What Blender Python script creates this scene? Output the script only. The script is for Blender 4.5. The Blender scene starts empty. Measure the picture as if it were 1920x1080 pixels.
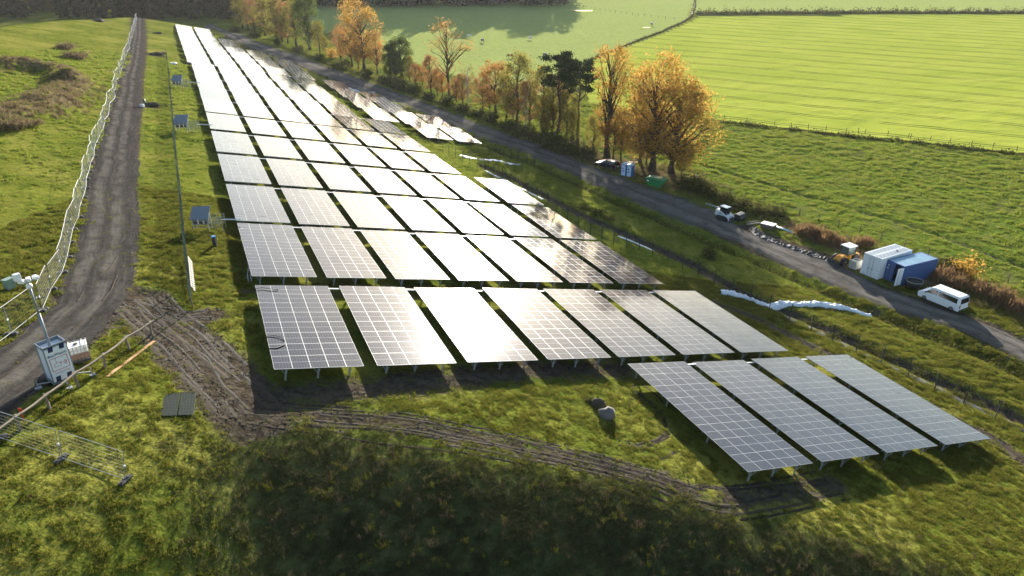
import bpy, bmesh, math, random
import numpy as np
from mathutils import Matrix, Vector, Euler

random.seed(7)
RNG = np.random.default_rng(11)
scene = bpy.context.scene
COL = scene.collection

# ------------------------------------------------------------------ camera, sky, sun, exposure
CAM_H = 36.0
PITCH = math.radians(26.0)
FPX = 1283.0
cam_data = bpy.data.cameras.new('camera')
cam_data.sensor_width = 36.0
cam_data.lens = 36.0 * FPX / 1920.0
cam_data.clip_start = 0.5
cam_data.clip_end = 12000.0
cam = bpy.data.objects.new('camera', cam_data)
cam.location = (0, 0, CAM_H)
cam.rotation_euler = (math.pi / 2 - PITCH, 0, 0)
COL.objects.link(cam)
scene.camera = cam

SUN_EL = math.radians(13.6)
SUN_AZ = math.radians(3.7)          # to the right of straight ahead (+Y)
SUN_DIR = Vector((math.sin(SUN_AZ) * math.cos(SUN_EL), math.cos(SUN_AZ) * math.cos(SUN_EL), math.sin(SUN_EL)))
world = bpy.data.worlds.new('World')
scene.world = world
world.use_nodes = True
wn = world.node_tree
wn.nodes.clear()
w_out = wn.nodes.new('ShaderNodeOutputWorld')
w_bg = wn.nodes.new('ShaderNodeBackground')
w_sky = wn.nodes.new('ShaderNodeTexSky')
w_sky.sky_type = 'NISHITA'
w_sky.sun_disc = False
w_sky.sun_elevation = SUN_EL
w_sky.sun_rotation = SUN_AZ
w_sky.air_density = 1.0
w_sky.dust_density = 0.7
w_sky.ozone_density = 1.0
w_bg.inputs['Strength'].default_value = 0.075
wn.links.new(w_sky.outputs['Color'], w_bg.inputs['Color'])
wn.links.new(w_bg.outputs['Background'], w_out.inputs['Surface'])

sun_data = bpy.data.lights.new('sun', 'SUN')
sun_data.energy = 5.0
sun_data.angle = math.radians(0.53)
sun_data.color = (1.0, 0.94, 0.84)
sun = bpy.data.objects.new('sun', sun_data)
sun.rotation_euler = (-SUN_DIR).to_track_quat('-Z', 'Y').to_euler()
sun.location = (0, 0, 300)
COL.objects.link(sun)

vs = scene.view_settings
vs.view_transform = 'Standard'
vs.look = 'None'
vs.gamma = 1.0
vs.use_curve_mapping = False
vs.exposure = 1.85
scene.cycles.use_denoising = True
scene.cycles.max_bounces = 6
scene.cycles.transparent_max_bounces = 8
scene.cycles.volume_bounces = 0
scene.cycles.sample_clamp_indirect = 8.0

# ------------------------------------------------------------------ small helpers
class MB:
    """collects faces for one mesh object"""
    def __init__(self):
        self.v = []; self.f = []; self.m = []
    def add(self, verts, faces, mat=0):
        o = len(self.v)
        self.v.extend([tuple(p) for p in verts])
        for q in faces:
            self.f.append(tuple(o + i for i in q)); self.m.append(mat)
    def box(self, c, s, mat=0, rz=0.0, M=None):
        hx, hy, hz = s[0] / 2, s[1] / 2, s[2] / 2
        pts = [Vector((x, y, z)) for z in (-hz, hz) for y in (-hy, hy) for x in (-hx, hx)]
        if rz:
            R = Matrix.Rotation(rz, 3, 'Z'); pts = [R @ p for p in pts]
        if M is not None:
            pts = [M @ p for p in pts]
        pts = [p + Vector(c) for p in pts]
        self.add(pts, [(0, 2, 3, 1), (4, 5, 7, 6), (0, 1, 5, 4), (2, 6, 7, 3), (0, 4, 6, 2), (1, 3, 7, 5)], mat)
    def prism(self, prof, x0, x1, mat=0, axis='X'):
        """closed profile (list of (a,b)) swept along axis; for X: a=y,b=z; for Y: a=x,b=z; for Z: a=x,b=y"""
        def P(t, a, b):
            return (t, a, b) if axis == 'X' else ((a, t, b) if axis == 'Y' else (a, b, t))
        n = len(prof)
        vs_ = [P(x0, a, b) for a, b in prof] + [P(x1, a, b) for a, b in prof]
        fs = [tuple(range(n))[::-1], tuple(range(n, 2 * n))]
        fs += [(i, (i + 1) % n, n + (i + 1) % n, n + i) for i in range(n)]
        self.add(vs_, fs, mat)
    def loft(self, rings, mat=0, cap=True):
        """rings: list of equal-length closed loops"""
        n = len(rings[0]); vs_ = [p for r in rings for p in r]; fs = []
        for k in range(len(rings) - 1):
            for i in range(n):
                j = (i + 1) % n
                fs.append((k * n + i, k * n + j, (k + 1) * n + j, (k + 1) * n + i))
        if cap:
            fs.append(tuple(range(n))[::-1]); fs.append(tuple((len(rings) - 1) * n + i for i in range(n)))
        self.add(vs_, fs, mat)
    def tube(self, pts, r, n=6, mat=0, cap=True):
        pts = [Vector(p) for p in pts]
        rr = r if isinstance(r, (list, tuple)) else [r] * len(pts)
        rings = []
        up = Vector((0, 0, 1))
        for i, p in enumerate(pts):
            d = (pts[min(i + 1, len(pts) - 1)] - pts[max(i - 1, 0)])
            d = d.normalized() if d.length > 1e-9 else Vector((0, 0, 1))
            a = d.cross(up if abs(d.z) < 0.95 else Vector((1, 0, 0))).normalized()
            b = d.cross(a).normalized()
            rings.append([p + (a * math.cos(2 * math.pi * k / n) + b * math.sin(2 * math.pi * k / n)) * rr[i] for k in range(n)])
        self.loft(rings, mat, cap)
    def cyl(self, c, r, h, axis='Z', n=16, mat=0, r2=None):
        c = Vector(c); d = {'X': Vector((1, 0, 0)), 'Y': Vector((0, 1, 0)), 'Z': Vector((0, 0, 1))}[axis]
        self.tube([c - d * h / 2, c + d * h / 2], [r, r if r2 is None else r2], n, mat)
    def blob(self, c, s, mat=0, seed=0, n=8, m=6, rough=0.18, flat=-0.4):
        """irregular boulder-like lump"""
        rg = random.Random(seed); rings = []
        for k in range(m + 1):
            th = math.pi * (k + 0.25) / (m + 0.5); ring = []
            for i in range(n):
                ph = 2 * math.pi * i / n
                q = 1 + rg.uniform(-rough, rough)
                ring.append((c[0] + s[0] * q * math.sin(th) * math.cos(ph), c[1] + s[1] * q * math.sin(th) * math.sin(ph),
                             c[2] + s[2] * max(flat, q * math.cos(th))))
            rings.append(ring)
        self.loft(rings[::-1], mat)
    def mesh(self, name, mats, smooth=False):
        me = bpy.data.meshes.new(name)
        me.from_pydata(self.v, [], self.f)
        for x in (mats if isinstance(mats, (list, tuple)) else [mats]):
            me.materials.append(x)
        me.polygons.foreach_set('material_index', self.m)
        if smooth:
            me.polygons.foreach_set('use_smooth', [True] * len(self.f))
        me.update()
        return me
    def build(self, name, mats, parent=None, smooth=False, bevel=0.0):
        return link(name, self.mesh(name, mats, smooth), parent, bevel)

def link(name, data, parent=None, bevel=0.0):
    o = bpy.data.objects.new(name, data)
    COL.objects.link(o)
    if parent is not None:
        o.parent = parent
    if bevel:
        bv = o.modifiers.new('edge', 'BEVEL'); bv.width = bevel; bv.segments = 2; bv.limit_method = 'ANGLE'
    return o

def tag(o, label=None, cat=None, group=None, kind=None):
    if label: o['label'] = label
    if cat: o['category'] = cat
    if group: o['group'] = group
    if kind: o['kind'] = kind
    return o

def thing(name, label, cat, loc, rz=0.0, group=None):
    o = bpy.data.objects.new(name, None)
    o.empty_display_size = 0.3
    COL.objects.link(o)
    o.location = loc; o.rotation_euler = (0, 0, rz)
    return tag(o, label, cat, group)

def copy_tree(o, parent=None):
    c = o.copy(); COL.objects.link(c); c.parent = parent
    for ch in o.children:
        copy_tree(ch, c)
    return c

ORD = ['first', 'second', 'third', 'fourth', 'fifth', 'sixth', 'seventh', 'eighth', 'ninth', 'tenth', 'eleventh', 'twelfth', 'thirteenth',
       'fourteenth', 'fifteenth', 'sixteenth', 'seventeenth', 'eighteenth', 'nineteenth', 'twentieth']
def ordinal(i):
    if i < 20: return ORD[i]
    n = i + 1
    return '%d%s' % (n, 'th' if 10 <= n % 100 <= 20 else {1: 'st', 2: 'nd', 3: 'rd'}.get(n % 10, 'th'))

# ------------------------------------------------------------------ node material helpers
class NT:
    def __init__(self, name):
        self.mat = bpy.data.materials.new(name); self.mat.use_nodes = True
        self.t = self.mat.node_tree; self.t.nodes.clear()
        self.out = self.n('ShaderNodeOutputMaterial')
    def n(self, typ, props=None, **ins):
        nd = self.t.nodes.new(typ)
        for k, v in (props or {}).items(): setattr(nd, k, v)
        for k, v in ins.items():
            self.set(nd, k.replace('_', ' '), v)
        return nd
    def set(self, nd, key, v):
        s = nd.inputs[int(key)] if key.isdigit() else nd.inputs[key]
        if isinstance(v, bpy.types.NodeSocket): self.t.links.new(v, s)
        elif isinstance(v, bpy.types.Node): self.t.links.new(v.outputs[0], s)
        else: s.default_value = v
    def l(self, a, b): self.t.links.new(a, b)
    def math(self, op, a, b=0.0, clamp=False):
        nd = self.t.nodes.new('ShaderNodeMath'); nd.operation = op; nd.use_clamp = clamp
        self.set(nd, '0', a); self.set(nd, '1', b)
        return nd.outputs[0]
    def mix(self, fac, a, b, blend='MIX'):
        nd = self.t.nodes.new('ShaderNodeMix'); nd.data_type = 'RGBA'; nd.blend_type = blend
        f, A, B = nd.inputs[0], nd.inputs[6], nd.inputs[7]
        for s, v in ((f, fac), (A, a), (B, b)):
            if isinstance(v, bpy.types.NodeSocket): self.t.links.new(v, s)
            elif isinstance(v, (tuple, list)): s.default_value = (v[0], v[1], v[2], 1)
            else: s.default_value = v
        return nd.outputs[2]
    def ramp(self, fac, lo, hi):
        nd = self.t.nodes.new('ShaderNodeMapRange'); nd.interpolation_type = 'SMOOTHSTEP'
        self.set(nd, 'Value', fac); nd.inputs['From Min'].default_value = lo; nd.inputs['From Max'].default_value = hi
        return nd.outputs['Result']
    def coord(self, which='Object'):
        return self.n('ShaderNodeTexCoord').outputs[which]
    def noise(self, vec, scale, detail=3.0, rough=0.55):
        nd = self.n('ShaderNodeTexNoise'); self.l(vec, nd.inputs['Vector'])
        nd.inputs['Scale'].default_value = scale; nd.inputs['Detail'].default_value = detail; nd.inputs['Roughness'].default_value = rough
        return nd.outputs['Fac']
    def attr(self, name):
        nd = self.n('ShaderNodeAttribute'); nd.attribute_name = name
        return nd
    def bump(self, h, strength, dist, normal=None):
        nd = self.n('ShaderNodeBump'); self.l(h, nd.inputs['Height'])
        nd.inputs['Strength'].default_value = strength; nd.inputs['Distance'].default_value = dist
        if normal is not None: self.l(normal, nd.inputs['Normal'])
        return nd.outputs['Normal']
    def principled(self, color, rough=0.6, metal=0.0, normal=None, spec=0.5, **kw):
        nd = self.n('ShaderNodeBsdfPrincipled')
        if isinstance(color, (tuple, list)): nd.inputs['Base Color'].default_value = (*color, 1)
        else: self.l(color, nd.inputs['Base Color'])
        if isinstance(rough, bpy.types.NodeSocket): self.l(rough, nd.inputs['Roughness'])
        else: nd.inputs['Roughness'].default_value = rough
        nd.inputs['Metallic'].default_value = metal
        nd.inputs['Specular IOR Level'].default_value = spec
        if normal is not None: self.l(normal, nd.inputs['Normal'])
        for k, v in kw.items(): nd.inputs[k.replace('_', ' ')].default_value = v
        return nd.outputs[0]
    def surface(self, sh):
        self.l(sh, self.out.inputs['Surface']); return self.mat

def paint(name, color, rough=0.5, metal=0.0, var=0.12, scale=3.0, dirt=0.0, dirt_col=(0.09, 0.075, 0.055), spec=0.5, bump=0.0):
    t = NT(name); co = t.coord('Object')
    nz = t.noise(co, scale, 4.0)
    c = t.mix(nz, tuple(x * (1 - var) for x in color), tuple(min(1, x * (1 + var)) for x in color))
    if dirt:
        d = t.ramp(t.noise(co, scale * 2.3, 5.0, 0.65), 0.62 - dirt * 0.4, 0.8)
        c = t.mix(t.math('MULTIPLY', d, min(1.0, 0.4 + dirt)), c, dirt_col)
    nr = t.bump(t.noise(co, scale * 12, 3.0), bump, 0.02) if bump else None
    return t.surface(t.principled(c, rough, metal, nr, spec))

# ------------------------------------------------------------------ geometry of the site
N_ = np.array([0.18229, 0.09328, 0.97881])          # normal of the landfill slope
AX = np.array([0.89911, 0.38711, -0.20434])         # across the tables
AY = np.array([-0.39796, 0.91730, -0.01331])        # along the tables
TABLE_D = 23.0; GROUND_D = 24.0                     # slope plane, metres below the drone
C0 = np.array([0, 0, CAM_H])

# near brow of the landfill in slope coordinates (a, b): the bank falls away on the camera's side
BROW_A = np.array([-60, -20, -7, -2, 3.3, 7.6, 12, 16.2, 23.8, 27.7, 30.6, 35.3, 38.6, 45, 60, 90.])
BROW_B = np.array([26, 28, 29, 31.5, 35.5, 34.6, 32.6, 30.1, 27.1, 24.2, 21.9, 18.9, 16, 11, 3, -5.])

_sd = np.random.default_rng(5)
_NG = _sd.random((512, 512))
def vnoise(x, y, lam, off=0.0):
    """smooth lattice noise, 0..1, feature size lam metres"""
    u = np.asarray(x, float) / lam + off + 7.3; v = np.asarray(y, float) / lam + off * 1.7 + 3.1
    i = np.floor(u).astype(int); j = np.floor(v).astype(int); fu = u - i; fv = v - j
    fu = fu * fu * (3 - 2 * fu); fv = fv * fv * (3 - 2 * fv)
    g = lambda a, b: _NG[a % 512, b % 512]
    return (g(i, j) * (1 - fu) + g(i + 1, j) * fu) * (1 - fv) + (g(i, j + 1) * (1 - fu) + g(i + 1, j + 1) * fu) * fv
def wobble(x, y):
    z = 0.0
    for k, (lam, amp) in enumerate(((17, .26), (8, .16), (4.3, .13), (2.3, .10), (1.3, .07))):
        z = z + amp * (vnoise(x, y, lam, k * 11.7) - 0.5)
    return z

def softplus(t, k=1.0):
    return np.where(t / k > 30, t, k * np.log1p(np.exp(np.clip(t / k, -40, 30))))

def base_height(x, y):
    x = np.asarray(x, float); y = np.asarray(y, float)
    zp = -(GROUND_D + N_[0] * x + N_[1] * y) / N_[2]
    a = AX[0] * x + AX[1] * y + AX[2] * zp
    b = AY[0] * x + AY[1] * y + AY[2] * zp
    h = zp + CAM_H
    h = h + 1.25 * np.clip((b - 285) / 43.0, 0, 1.3) ** 2
    h = h - 0.30 * softplus(b - 338.0, 3.0)
    ac = np.interp(b, [0, 236, 292, 336, 400], [-48, -46, -37, -20, -10])
    h = h - 0.42 * softplus(ac - a, 2.0)
    eb = np.interp(a, BROW_A, BROW_B)
    h = h - np.interp(a, [-20, 0, 10, 40, 60], [.31, .32, .34, .335, .25]) * softplus(eb - b, 2.2)
    zf = -1.0 + 0.030 * softplus(y - 190.0, 20.0) - 0.014 * softplus(y - 520.0, 60.0)
    k = 0.7
    d = h - zf
    h = zf + softplus(d, k)
    h = np.where(h < -30, -30, h)
    return h

def ab_to_xy(a, b, d=GROUND_D):
    P = a * AX + b * AY - d * N_ + C0
    return P

CP, SP = math.cos(PITCH), math.sin(PITCH)
_T = np.geomspace(12, 4000, 5000)
def at(u, v, hf=None):
    """ground point seen at photograph position (u, v)"""
    hf = hf or base_height
    x = (u - 960) / FPX; yd = (v - 540) / FPX
    r = np.array([x, CP - yd * SP, -(SP + yd * CP)])
    X = r[0] * _T; Y = r[1] * _T; Z = CAM_H + r[2] * _T
    below = Z < hf(X, Y)
    i = int(np.argmax(below)) if below.any() else len(_T) - 1
    i = max(i, 1)
    t0, t1 = _T[i - 1], _T[i]
    for _ in range(18):
        tm = 0.5 * (t0 + t1)
        if CAM_H + r[2] * tm < float(hf(r[0] * tm, r[1] * tm)): t1 = tm
        else: t0 = tm
    return Vector((r[0] * t1, r[1] * t1, CAM_H + r[2] * t1))

def poly(pts):
    return np.array([tuple(at(*p))[:2] for p in pts])

def dist_poly(x, y, P):
    """distance to polyline P and the signed side (positive = left of travel)"""
    best = np.full(x.shape, 1e9); side = np.zeros(x.shape); par = np.zeros(x.shape)
    s0 = 0.0
    for i in range(len(P) - 1):
        ax_, ay_ = P[i]; dx, dy = P[i + 1] - P[i]; L2 = dx * dx + dy * dy + 1e-9; L = math.sqrt(L2)
        t = np.clip(((x - ax_) * dx + (y - ay_) * dy) / L2, 0, 1)
        px, py = x - ax_ - t * dx, y - ay_ - t * dy
        d = np.hypot(px, py); m = d < best
        best = np.where(m, d, best); side = np.where(m, np.sign(dx * py - dy * px), side); par = np.where(m, s0 + t * L, par)
        s0 += L
    return best, side, par

def in_poly(x, y, P):
    c = np.zeros(x.shape, bool); n = len(P)
    for i in range(n):
        x0, y0 = P[i]; x1, y1 = P[(i + 1) % n]
        cond = ((y0 > y) != (y1 > y)) & (x < (x1 - x0) * (y - y0) / (y1 - y0 + 1e-12) + x0)
        c ^= cond
    return c

# lines on the ground
BERM1 = poly([(-60, 128), (0, 128), (60, 131), (118, 142), (138, 160)])
BERM2 = poly([(138, 162), (120, 178), (90, 190), (70, 196)])
BERM3 = poly([(120, 200), (80, 208), (40, 216), (-20, 226)])
TRENCH = poly([(900, 310), (960, 336), (1010, 362), (1060, 388), (1110, 412), (1160, 432), (1225, 462), (1300, 497), (1380, 545), (1430, 570), (1500, 596), (1600, 645),
               (1700, 690), (1800, 735), (1900, 785), (1990, 830)])
DITCH = poly([(380, 56), (450, 82), (560, 122), (680, 172), (800, 228), (900, 268), (1000, 305), (1100, 352), (1200, 395), (1300, 440), (1400, 478), (1500, 524), (1600, 572), (1700, 612),
              (1800, 650), (1920, 705), (2050, 765)])
STREAM = poly([(1120, 250), (1220, 282), (1320, 310), (1420, 340), (1500, 363), (1600, 391), (1700, 421), (1800, 455), (1920, 500), (2050, 548)])
def height(x, y, wob=True):
    x = np.asarray(x, float); y = np.asarray(y, float)
    h = base_height(x, y)
    near = (np.hypot(x, y) < 420)
    if np.any(near):
        for P, amp, w in ((BERM1, 1.9, 2.8), (BERM2, 1.2, 3.4), (BERM3, 1.6, 3.0)):
            d, s, _ = dist_poly(x, y, P); h = h + amp * np.exp(-(d / w) ** 2)
        d, s, _ = dist_poly(x, y, TRENCH); h = h - 0.34 * np.exp(-(d / 0.8) ** 2) + 0.16 * np.exp(-((d - 1.9) / 0.9) ** 2) * (s > 0)
        d, s, _ = dist_poly(x, y, DITCH); h = h - 0.6 * np.exp(-(d / 1.4) ** 2)
        d, s, _ = dist_poly(x, y, STREAM); h = h - 0.35 * np.exp(-(d / 0.6) ** 2)
    if wob:
        h = h + wobble(x, y)
    return h
def gz(x, y):
    return float(height(np.array([float(x)]), np.array([float(y)]))[0])
def on(u, v, dz=0.0):
    p = at(u, v, lambda X, Y: height(X, Y))
    p.z = gz(p.x, p.y) + dz
    return p
def onb(u, v, dz=0.0):
    p = at(u, v); p.z = gz(p.x, p.y) + dz
    return p
def heading(p, q):
    d = q - p
    return math.atan2(d.y, d.x)
# ------------------------------------------------------------------ ground sheet
def axis(lo, hi, step, end_lo, end_hi, g):
    mid = list(np.arange(lo, hi + 1e-6, step))
    up = []; s = step; p = hi
    while p < end_hi: s *= g; p += s; up.append(p)
    dn = []; s = step; p = lo
    while p > end_lo: s *= g; p -= s; dn.append(p)
    return np.array(dn[::-1] + mid + up)
GX = np.concatenate([axis(-170, -168, 2.9, -2600, -168, 1.07)[:-1], axis(-48, 84, 0.5, -168, 2600, 1.02)[:0]])
_l = axis(-48, 84, 0.5, -166, 84, 1.02); _r = axis(83, 84, 0.5, 83, 2600, 1.05)
GX = np.concatenate([axis(_l[0] - 3, _l[0] - 3, 2.9, -2600, _l[0] - 3, 1.07), _l, _r[_r > 84.2]])
_m = axis(14, 122, 0.5, -300, 300, 1.021); _f = axis(_m[-1] + 4, _m[-1] + 4, 4.0, _m[-1] + 4, 3600, 1.05)
GY = np.concatenate([_m, _f]); GY = GY[np.concatenate([[True], np.diff(GY) > 0.01])]; GX = GX[np.concatenate([[True], np.diff(GX) > 0.01])]
XX, YY = np.meshgrid(GX, GY)
fx, fy = XX.ravel(), YY.ravel()
fz = height(fx, fy)

ROAD_L = [(257, 32), (247, 70), (240, 97), (232, 123), (222, 147), (218, 170), (208, 200), (197, 230), (183, 267), (173, 307), (160, 345), (153, 380), (143, 420), (130, 463), (116, 507),
          (98, 547), (84, 580), (60, 606), (22, 632), (-40, 676), (-160, 760)]
ROAD_R = [(277, 33), (272, 70), (270, 97), (268, 123), (266, 147), (264, 170), (263, 200), (262, 230), (261, 267), (259, 307), (257, 345), (260, 380), (262, 420), (262, 455), (256, 497),
          (248, 535), (232, 575), (196, 612), (140, 670), (56, 742), (-60, 835)]
MUD_LINE = poly([(250, 560), (300, 605), (345, 640), (395, 690), (440, 735), (470, 775)])
MUD_LINE2 = poly([(395, 590), (330, 600), (250, 570)])
TYRE = poly([(470, 770), (560, 778), (700, 790), (850, 815), (1000, 845), (1130, 872), (1250, 905), (1340, 940), (1440, 930), (1560, 905)])
TYRE2 = poly([(1180, 720), (1235, 770), (1250, 815), (1215, 840), (1160, 835)])
EDGE_MUD = poly([(1230, 548), (1330, 566), (1420, 600), (1500, 640), (1600, 690), (1700, 745), (1800, 795), (1880, 835), (1930, 880)])
FRONT_MUD = poly([(480, 745), (640, 735), (840, 715), (1000, 695), (1160, 690)])
BETWEEN = poly([(455, 545), (700, 555), (1000, 556), (1240, 545)])
GRAVEL = poly([(470, 86), (600, 128), (700, 166), (811, 211), (905, 248), (997, 279), (1073, 312), (1150, 345), (1222, 373), (1300, 405), (1392, 446), (1500, 490), (1595, 530), (1680, 566),
               (1810, 608), (1920, 661), (2050, 722)])
FIELD_NEAR = [(1105, 196), (1225, 212), (1350, 228), (1450, 240), (1600, 256), (1750, 271), (1920, 290), (2150, 318)]
FIELD = np.array([tuple(at(*p))[:2] for p in FIELD_NEAR + [(2150, 27), (1620, 27), (1304, 29), (1296, 36), (1240, 62), (1180, 84), (1110, 112), (1085, 150)]])
MEADOW = np.array([tuple(at(*p))[:2] for p in [(560, 40), (700, 95), (820, 130), (960, 175), (1060, 180), (1100, 116), (1180, 84), (1240, 62), (1290, 36), (1304, 0), (1300, -12), (560, -12)]])
TOP_FIELD = np.array([tuple(at(*p))[:2] for p in [(1300, 24), (1620, 23), (2150, 22), (2150, -20), (1306, -20)]])
PASTURE = np.array([tuple(at(*p))[:2] for p in [(1105, 200), (1350, 232), (1600, 259), (1920, 293), (2150, 322), (2150, 620), (1890, 528), (1695, 465), (1499, 403), (1341, 358), (1230, 330), (1120, 290)]])

soil = np.zeros(fx.shape)
for P, w, amt in ((MUD_LINE, 2.7, 1.2), (MUD_LINE2, 1.8, 0.8), (TYRE, 1.9, 0.62), (TYRE2, 0.35, 0.8), (EDGE_MUD, 1.5, 0.72), (FRONT_MUD, 2.9, 0.66), (BETWEEN, 1.3, 0.55)):
    d, _, _ = dist_poly(fx, fy, P)
    soil = np.maximum(soil, amt * np.exp(-(d / w) ** 2))
d, sd_, _ = dist_poly(fx, fy, TRENCH); soil = np.maximum(soil, 1.0 * np.exp(-((d - 0.2) / 1.0) ** 2))
soil = np.maximum(soil, 0.9 * np.exp(-((fx - onb(1640, 583).x) ** 2 + (fy - onb(1640, 583).y) ** 2) / 1.5))
d, _, _ = dist_poly(fx, fy, GRAVEL); soil = np.maximum(soil, 1.1 * np.exp(-(d / 3.0) ** 4))
d, _, _ = dist_poly(fx, fy, STREAM); soil = np.maximum(soil, 0.9 * np.exp(-(d / 0.4) ** 2))
Rc = np.array([(np.array(at(*a)[:2]) + np.array(at(*b)[:2])) / 2 for a, b in zip(ROAD_L, ROAD_R)])
d, _, _ = dist_poly(fx, fy, Rc); soil = np.maximum(soil, 1.15 * np.exp(-(d / 2.6) ** 4))
BLACK_MUD = poly([(1395, 428), (1440, 448), (1500, 468), (1560, 490)])
d, _, _ = dist_poly(fx, fy, BLACK_MUD); soil = np.maximum(soil, 1.1 * np.exp(-(d / 2.2) ** 2))
for (u, v, r) in ((290, 103, 3.5), (278, 197, 2.6), (300, 62, 3.0), (185, 38, 4.0)):
    p = at(u, v); soil = np.maximum(soil, np.exp(-((fx - p.x) ** 2 + (fy - p.y) ** 2) / r ** 2))
dry = np.zeros(fx.shape)
for P, w in ((BERM1, 3.4), (BERM2, 4.0), (BERM3, 3.4)):
    d, _, _ = dist_poly(fx, fy, P); dry = np.maximum(dry, np.exp(-(d / w) ** 2))
VERGE = poly([(1500, 430), (1560, 455), (1640, 490), (1760, 530), (1850, 560), (1960, 600)])
d, _, _ = dist_poly(fx, fy, VERGE); dry = np.maximum(dry, 0.8 * np.exp(-(d / 3.0) ** 2))
TREE_FOOT = poly([(1040, 275), (1120, 298), (1200, 318), (1280, 345)])
d, _, _ = dist_poly(fx, fy, TREE_FOOT); dry = np.maximum(dry, 0.9 * np.exp(-(d / 5.0) ** 2))
lime = in_poly(fx, fy, FIELD).astype(float)
pale = np.maximum(in_poly(fx, fy, MEADOW), in_poly(fx, fy, TOP_FIELD)).astype(float)
pale = np.where(fy > 600, 1.0, pale)
past = in_poly(fx, fy, PASTURE).astype(float)
a_ = AX[0] * fx + AX[1] * fy + AX[2] * (fz - CAM_H)
b_ = AY[0] * fx + AY[1] * fy + AY[2] * (fz - CAM_H)
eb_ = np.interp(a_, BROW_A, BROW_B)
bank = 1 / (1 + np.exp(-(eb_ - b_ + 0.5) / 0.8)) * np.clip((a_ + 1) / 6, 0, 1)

me = bpy.data.meshes.new('ground')
ny, nx = XX.shape
idx = np.arange(ny * nx).reshape(ny, nx)
quads = np.stack([idx[:-1, :-1], idx[:-1, 1:], idx[1:, 1:], idx[1:, :-1]], -1).reshape(-1, 4)
me.vertices.add(ny * nx); me.vertices.foreach_set('co', np.stack([fx, fy, fz], -1).ravel())
me.loops.add(quads.size); me.loops.foreach_set('vertex_index', quads.ravel().astype(np.int32))
me.polygons.add(len(quads)); me.polygons.foreach_set('loop_start', np.arange(0, quads.size, 4, dtype=np.int32))
me.update(calc_edges=True)
me.polygons.foreach_set('use_smooth', np.ones(len(quads), bool))
for nm, arr in (('soil', soil), ('dry', dry), ('lime', lime), ('pale', pale), ('bank', bank), ('pasture', past)):
    at_ = me.attributes.new(nm, 'FLOAT', 'POINT'); at_.data.foreach_set('value', arr.astype(np.float32))

def ground_material():
    t = NT('ground_grass_and_soil')
    co = t.coord('Object')
    n_big = t.noise(co, 0.09, 4.0, 0.6)
    n_mid = t.noise(co, 0.7, 4.0, 0.6)
    n_fine = t.noise(co, 3.2, 5.0, 0.7)
    n_tuft = t.noise(co, 1.7, 3.0, 0.6)
    g = t.mix(t.ramp(n_mid, 0.3, 0.7), (0.068, 0.094, 0.013), (0.150, 0.160, 0.023))
    g = t.mix(t.ramp(n_big, 0.42, 0.68), g, (0.195, 0.185, 0.038))
    g = t.mix(t.ramp(n_fine, 0.5, 0.75), g, (0.035, 0.052, 0.012))
    p = t.mix(t.ramp(n_tuft, 0.35, 0.7), (0.070, 0.110, 0.014), (0.150, 0.190, 0.026))
    p = t.mix(t.ramp(n_big, 0.45, 0.7), p, (0.120, 0.125, 0.035))
    g = t.mix(t.attr('pasture').outputs['Fac'], g, p)
    pl = t.mix(t.ramp(n_mid, 0.3, 0.7), (0.260, 0.310, 0.085), (0.330, 0.365, 0.115))
    g = t.mix(t.attr('pale').outputs['Fac'], g, pl)
    dr = t.mix(t.ramp(n_fine, 0.35, 0.7), (0.120, 0.092, 0.045), (0.215, 0.165, 0.085))
    g = t.mix(t.ramp(t.math('ADD', t.attr('dry').outputs['Fac'], t.math('MULTIPLY', t.math('SUBTRACT', n_mid, 0.5), 0.9)), 0.35, 0.75), g, dr)
    bk = t.mix(t.ramp(n_tuft, 0.35, 0.72), (0.050, 0.060, 0.026), (0.085, 0.085, 0.042))  # bank shade put into the grass colour, darker and greyer than the slope
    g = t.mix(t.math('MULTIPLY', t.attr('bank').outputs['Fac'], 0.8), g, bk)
    s = t.mix(t.ramp(n_tuft, 0.3, 0.7), (0.038, 0.030, 0.021), (0.082, 0.066, 0.047))
    s = t.mix(t.ramp(n_fine, 0.5, 0.8), s, (0.13, 0.112, 0.09))
    sm = t.math('ADD', t.attr('soil').outputs['Fac'], t.math('MULTIPLY', t.math('SUBTRACT', t.math('ADD', n_mid, t.math('MULTIPLY', n_fine, 0.6)), 0.8), 0.75))
    sm = t.ramp(sm, 0.38, 0.62)
    c = t.mix(sm, g, s)
    wet = t.math('MULTIPLY', sm, t.ramp(n_mid, 0.45, 0.62))
    rough = t.math('SUBTRACT', 0.95, t.math('MULTIPLY', wet, 0.5))
    hgt = t.math('ADD', t.math('MULTIPLY', n_tuft, 0.8), t.math('MULTIPLY', n_fine, 0.6))
    nr = t.bump(hgt, 0.75, 0.35)
    return t.surface(t.principled(c, rough, 0.0, nr, 0.0))
M_GROUND = ground_material()
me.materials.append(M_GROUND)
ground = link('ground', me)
tag(ground, 'grassy landfill slope, flat pasture and meadow ground sheet', 'ground', kind='structure')

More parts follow.
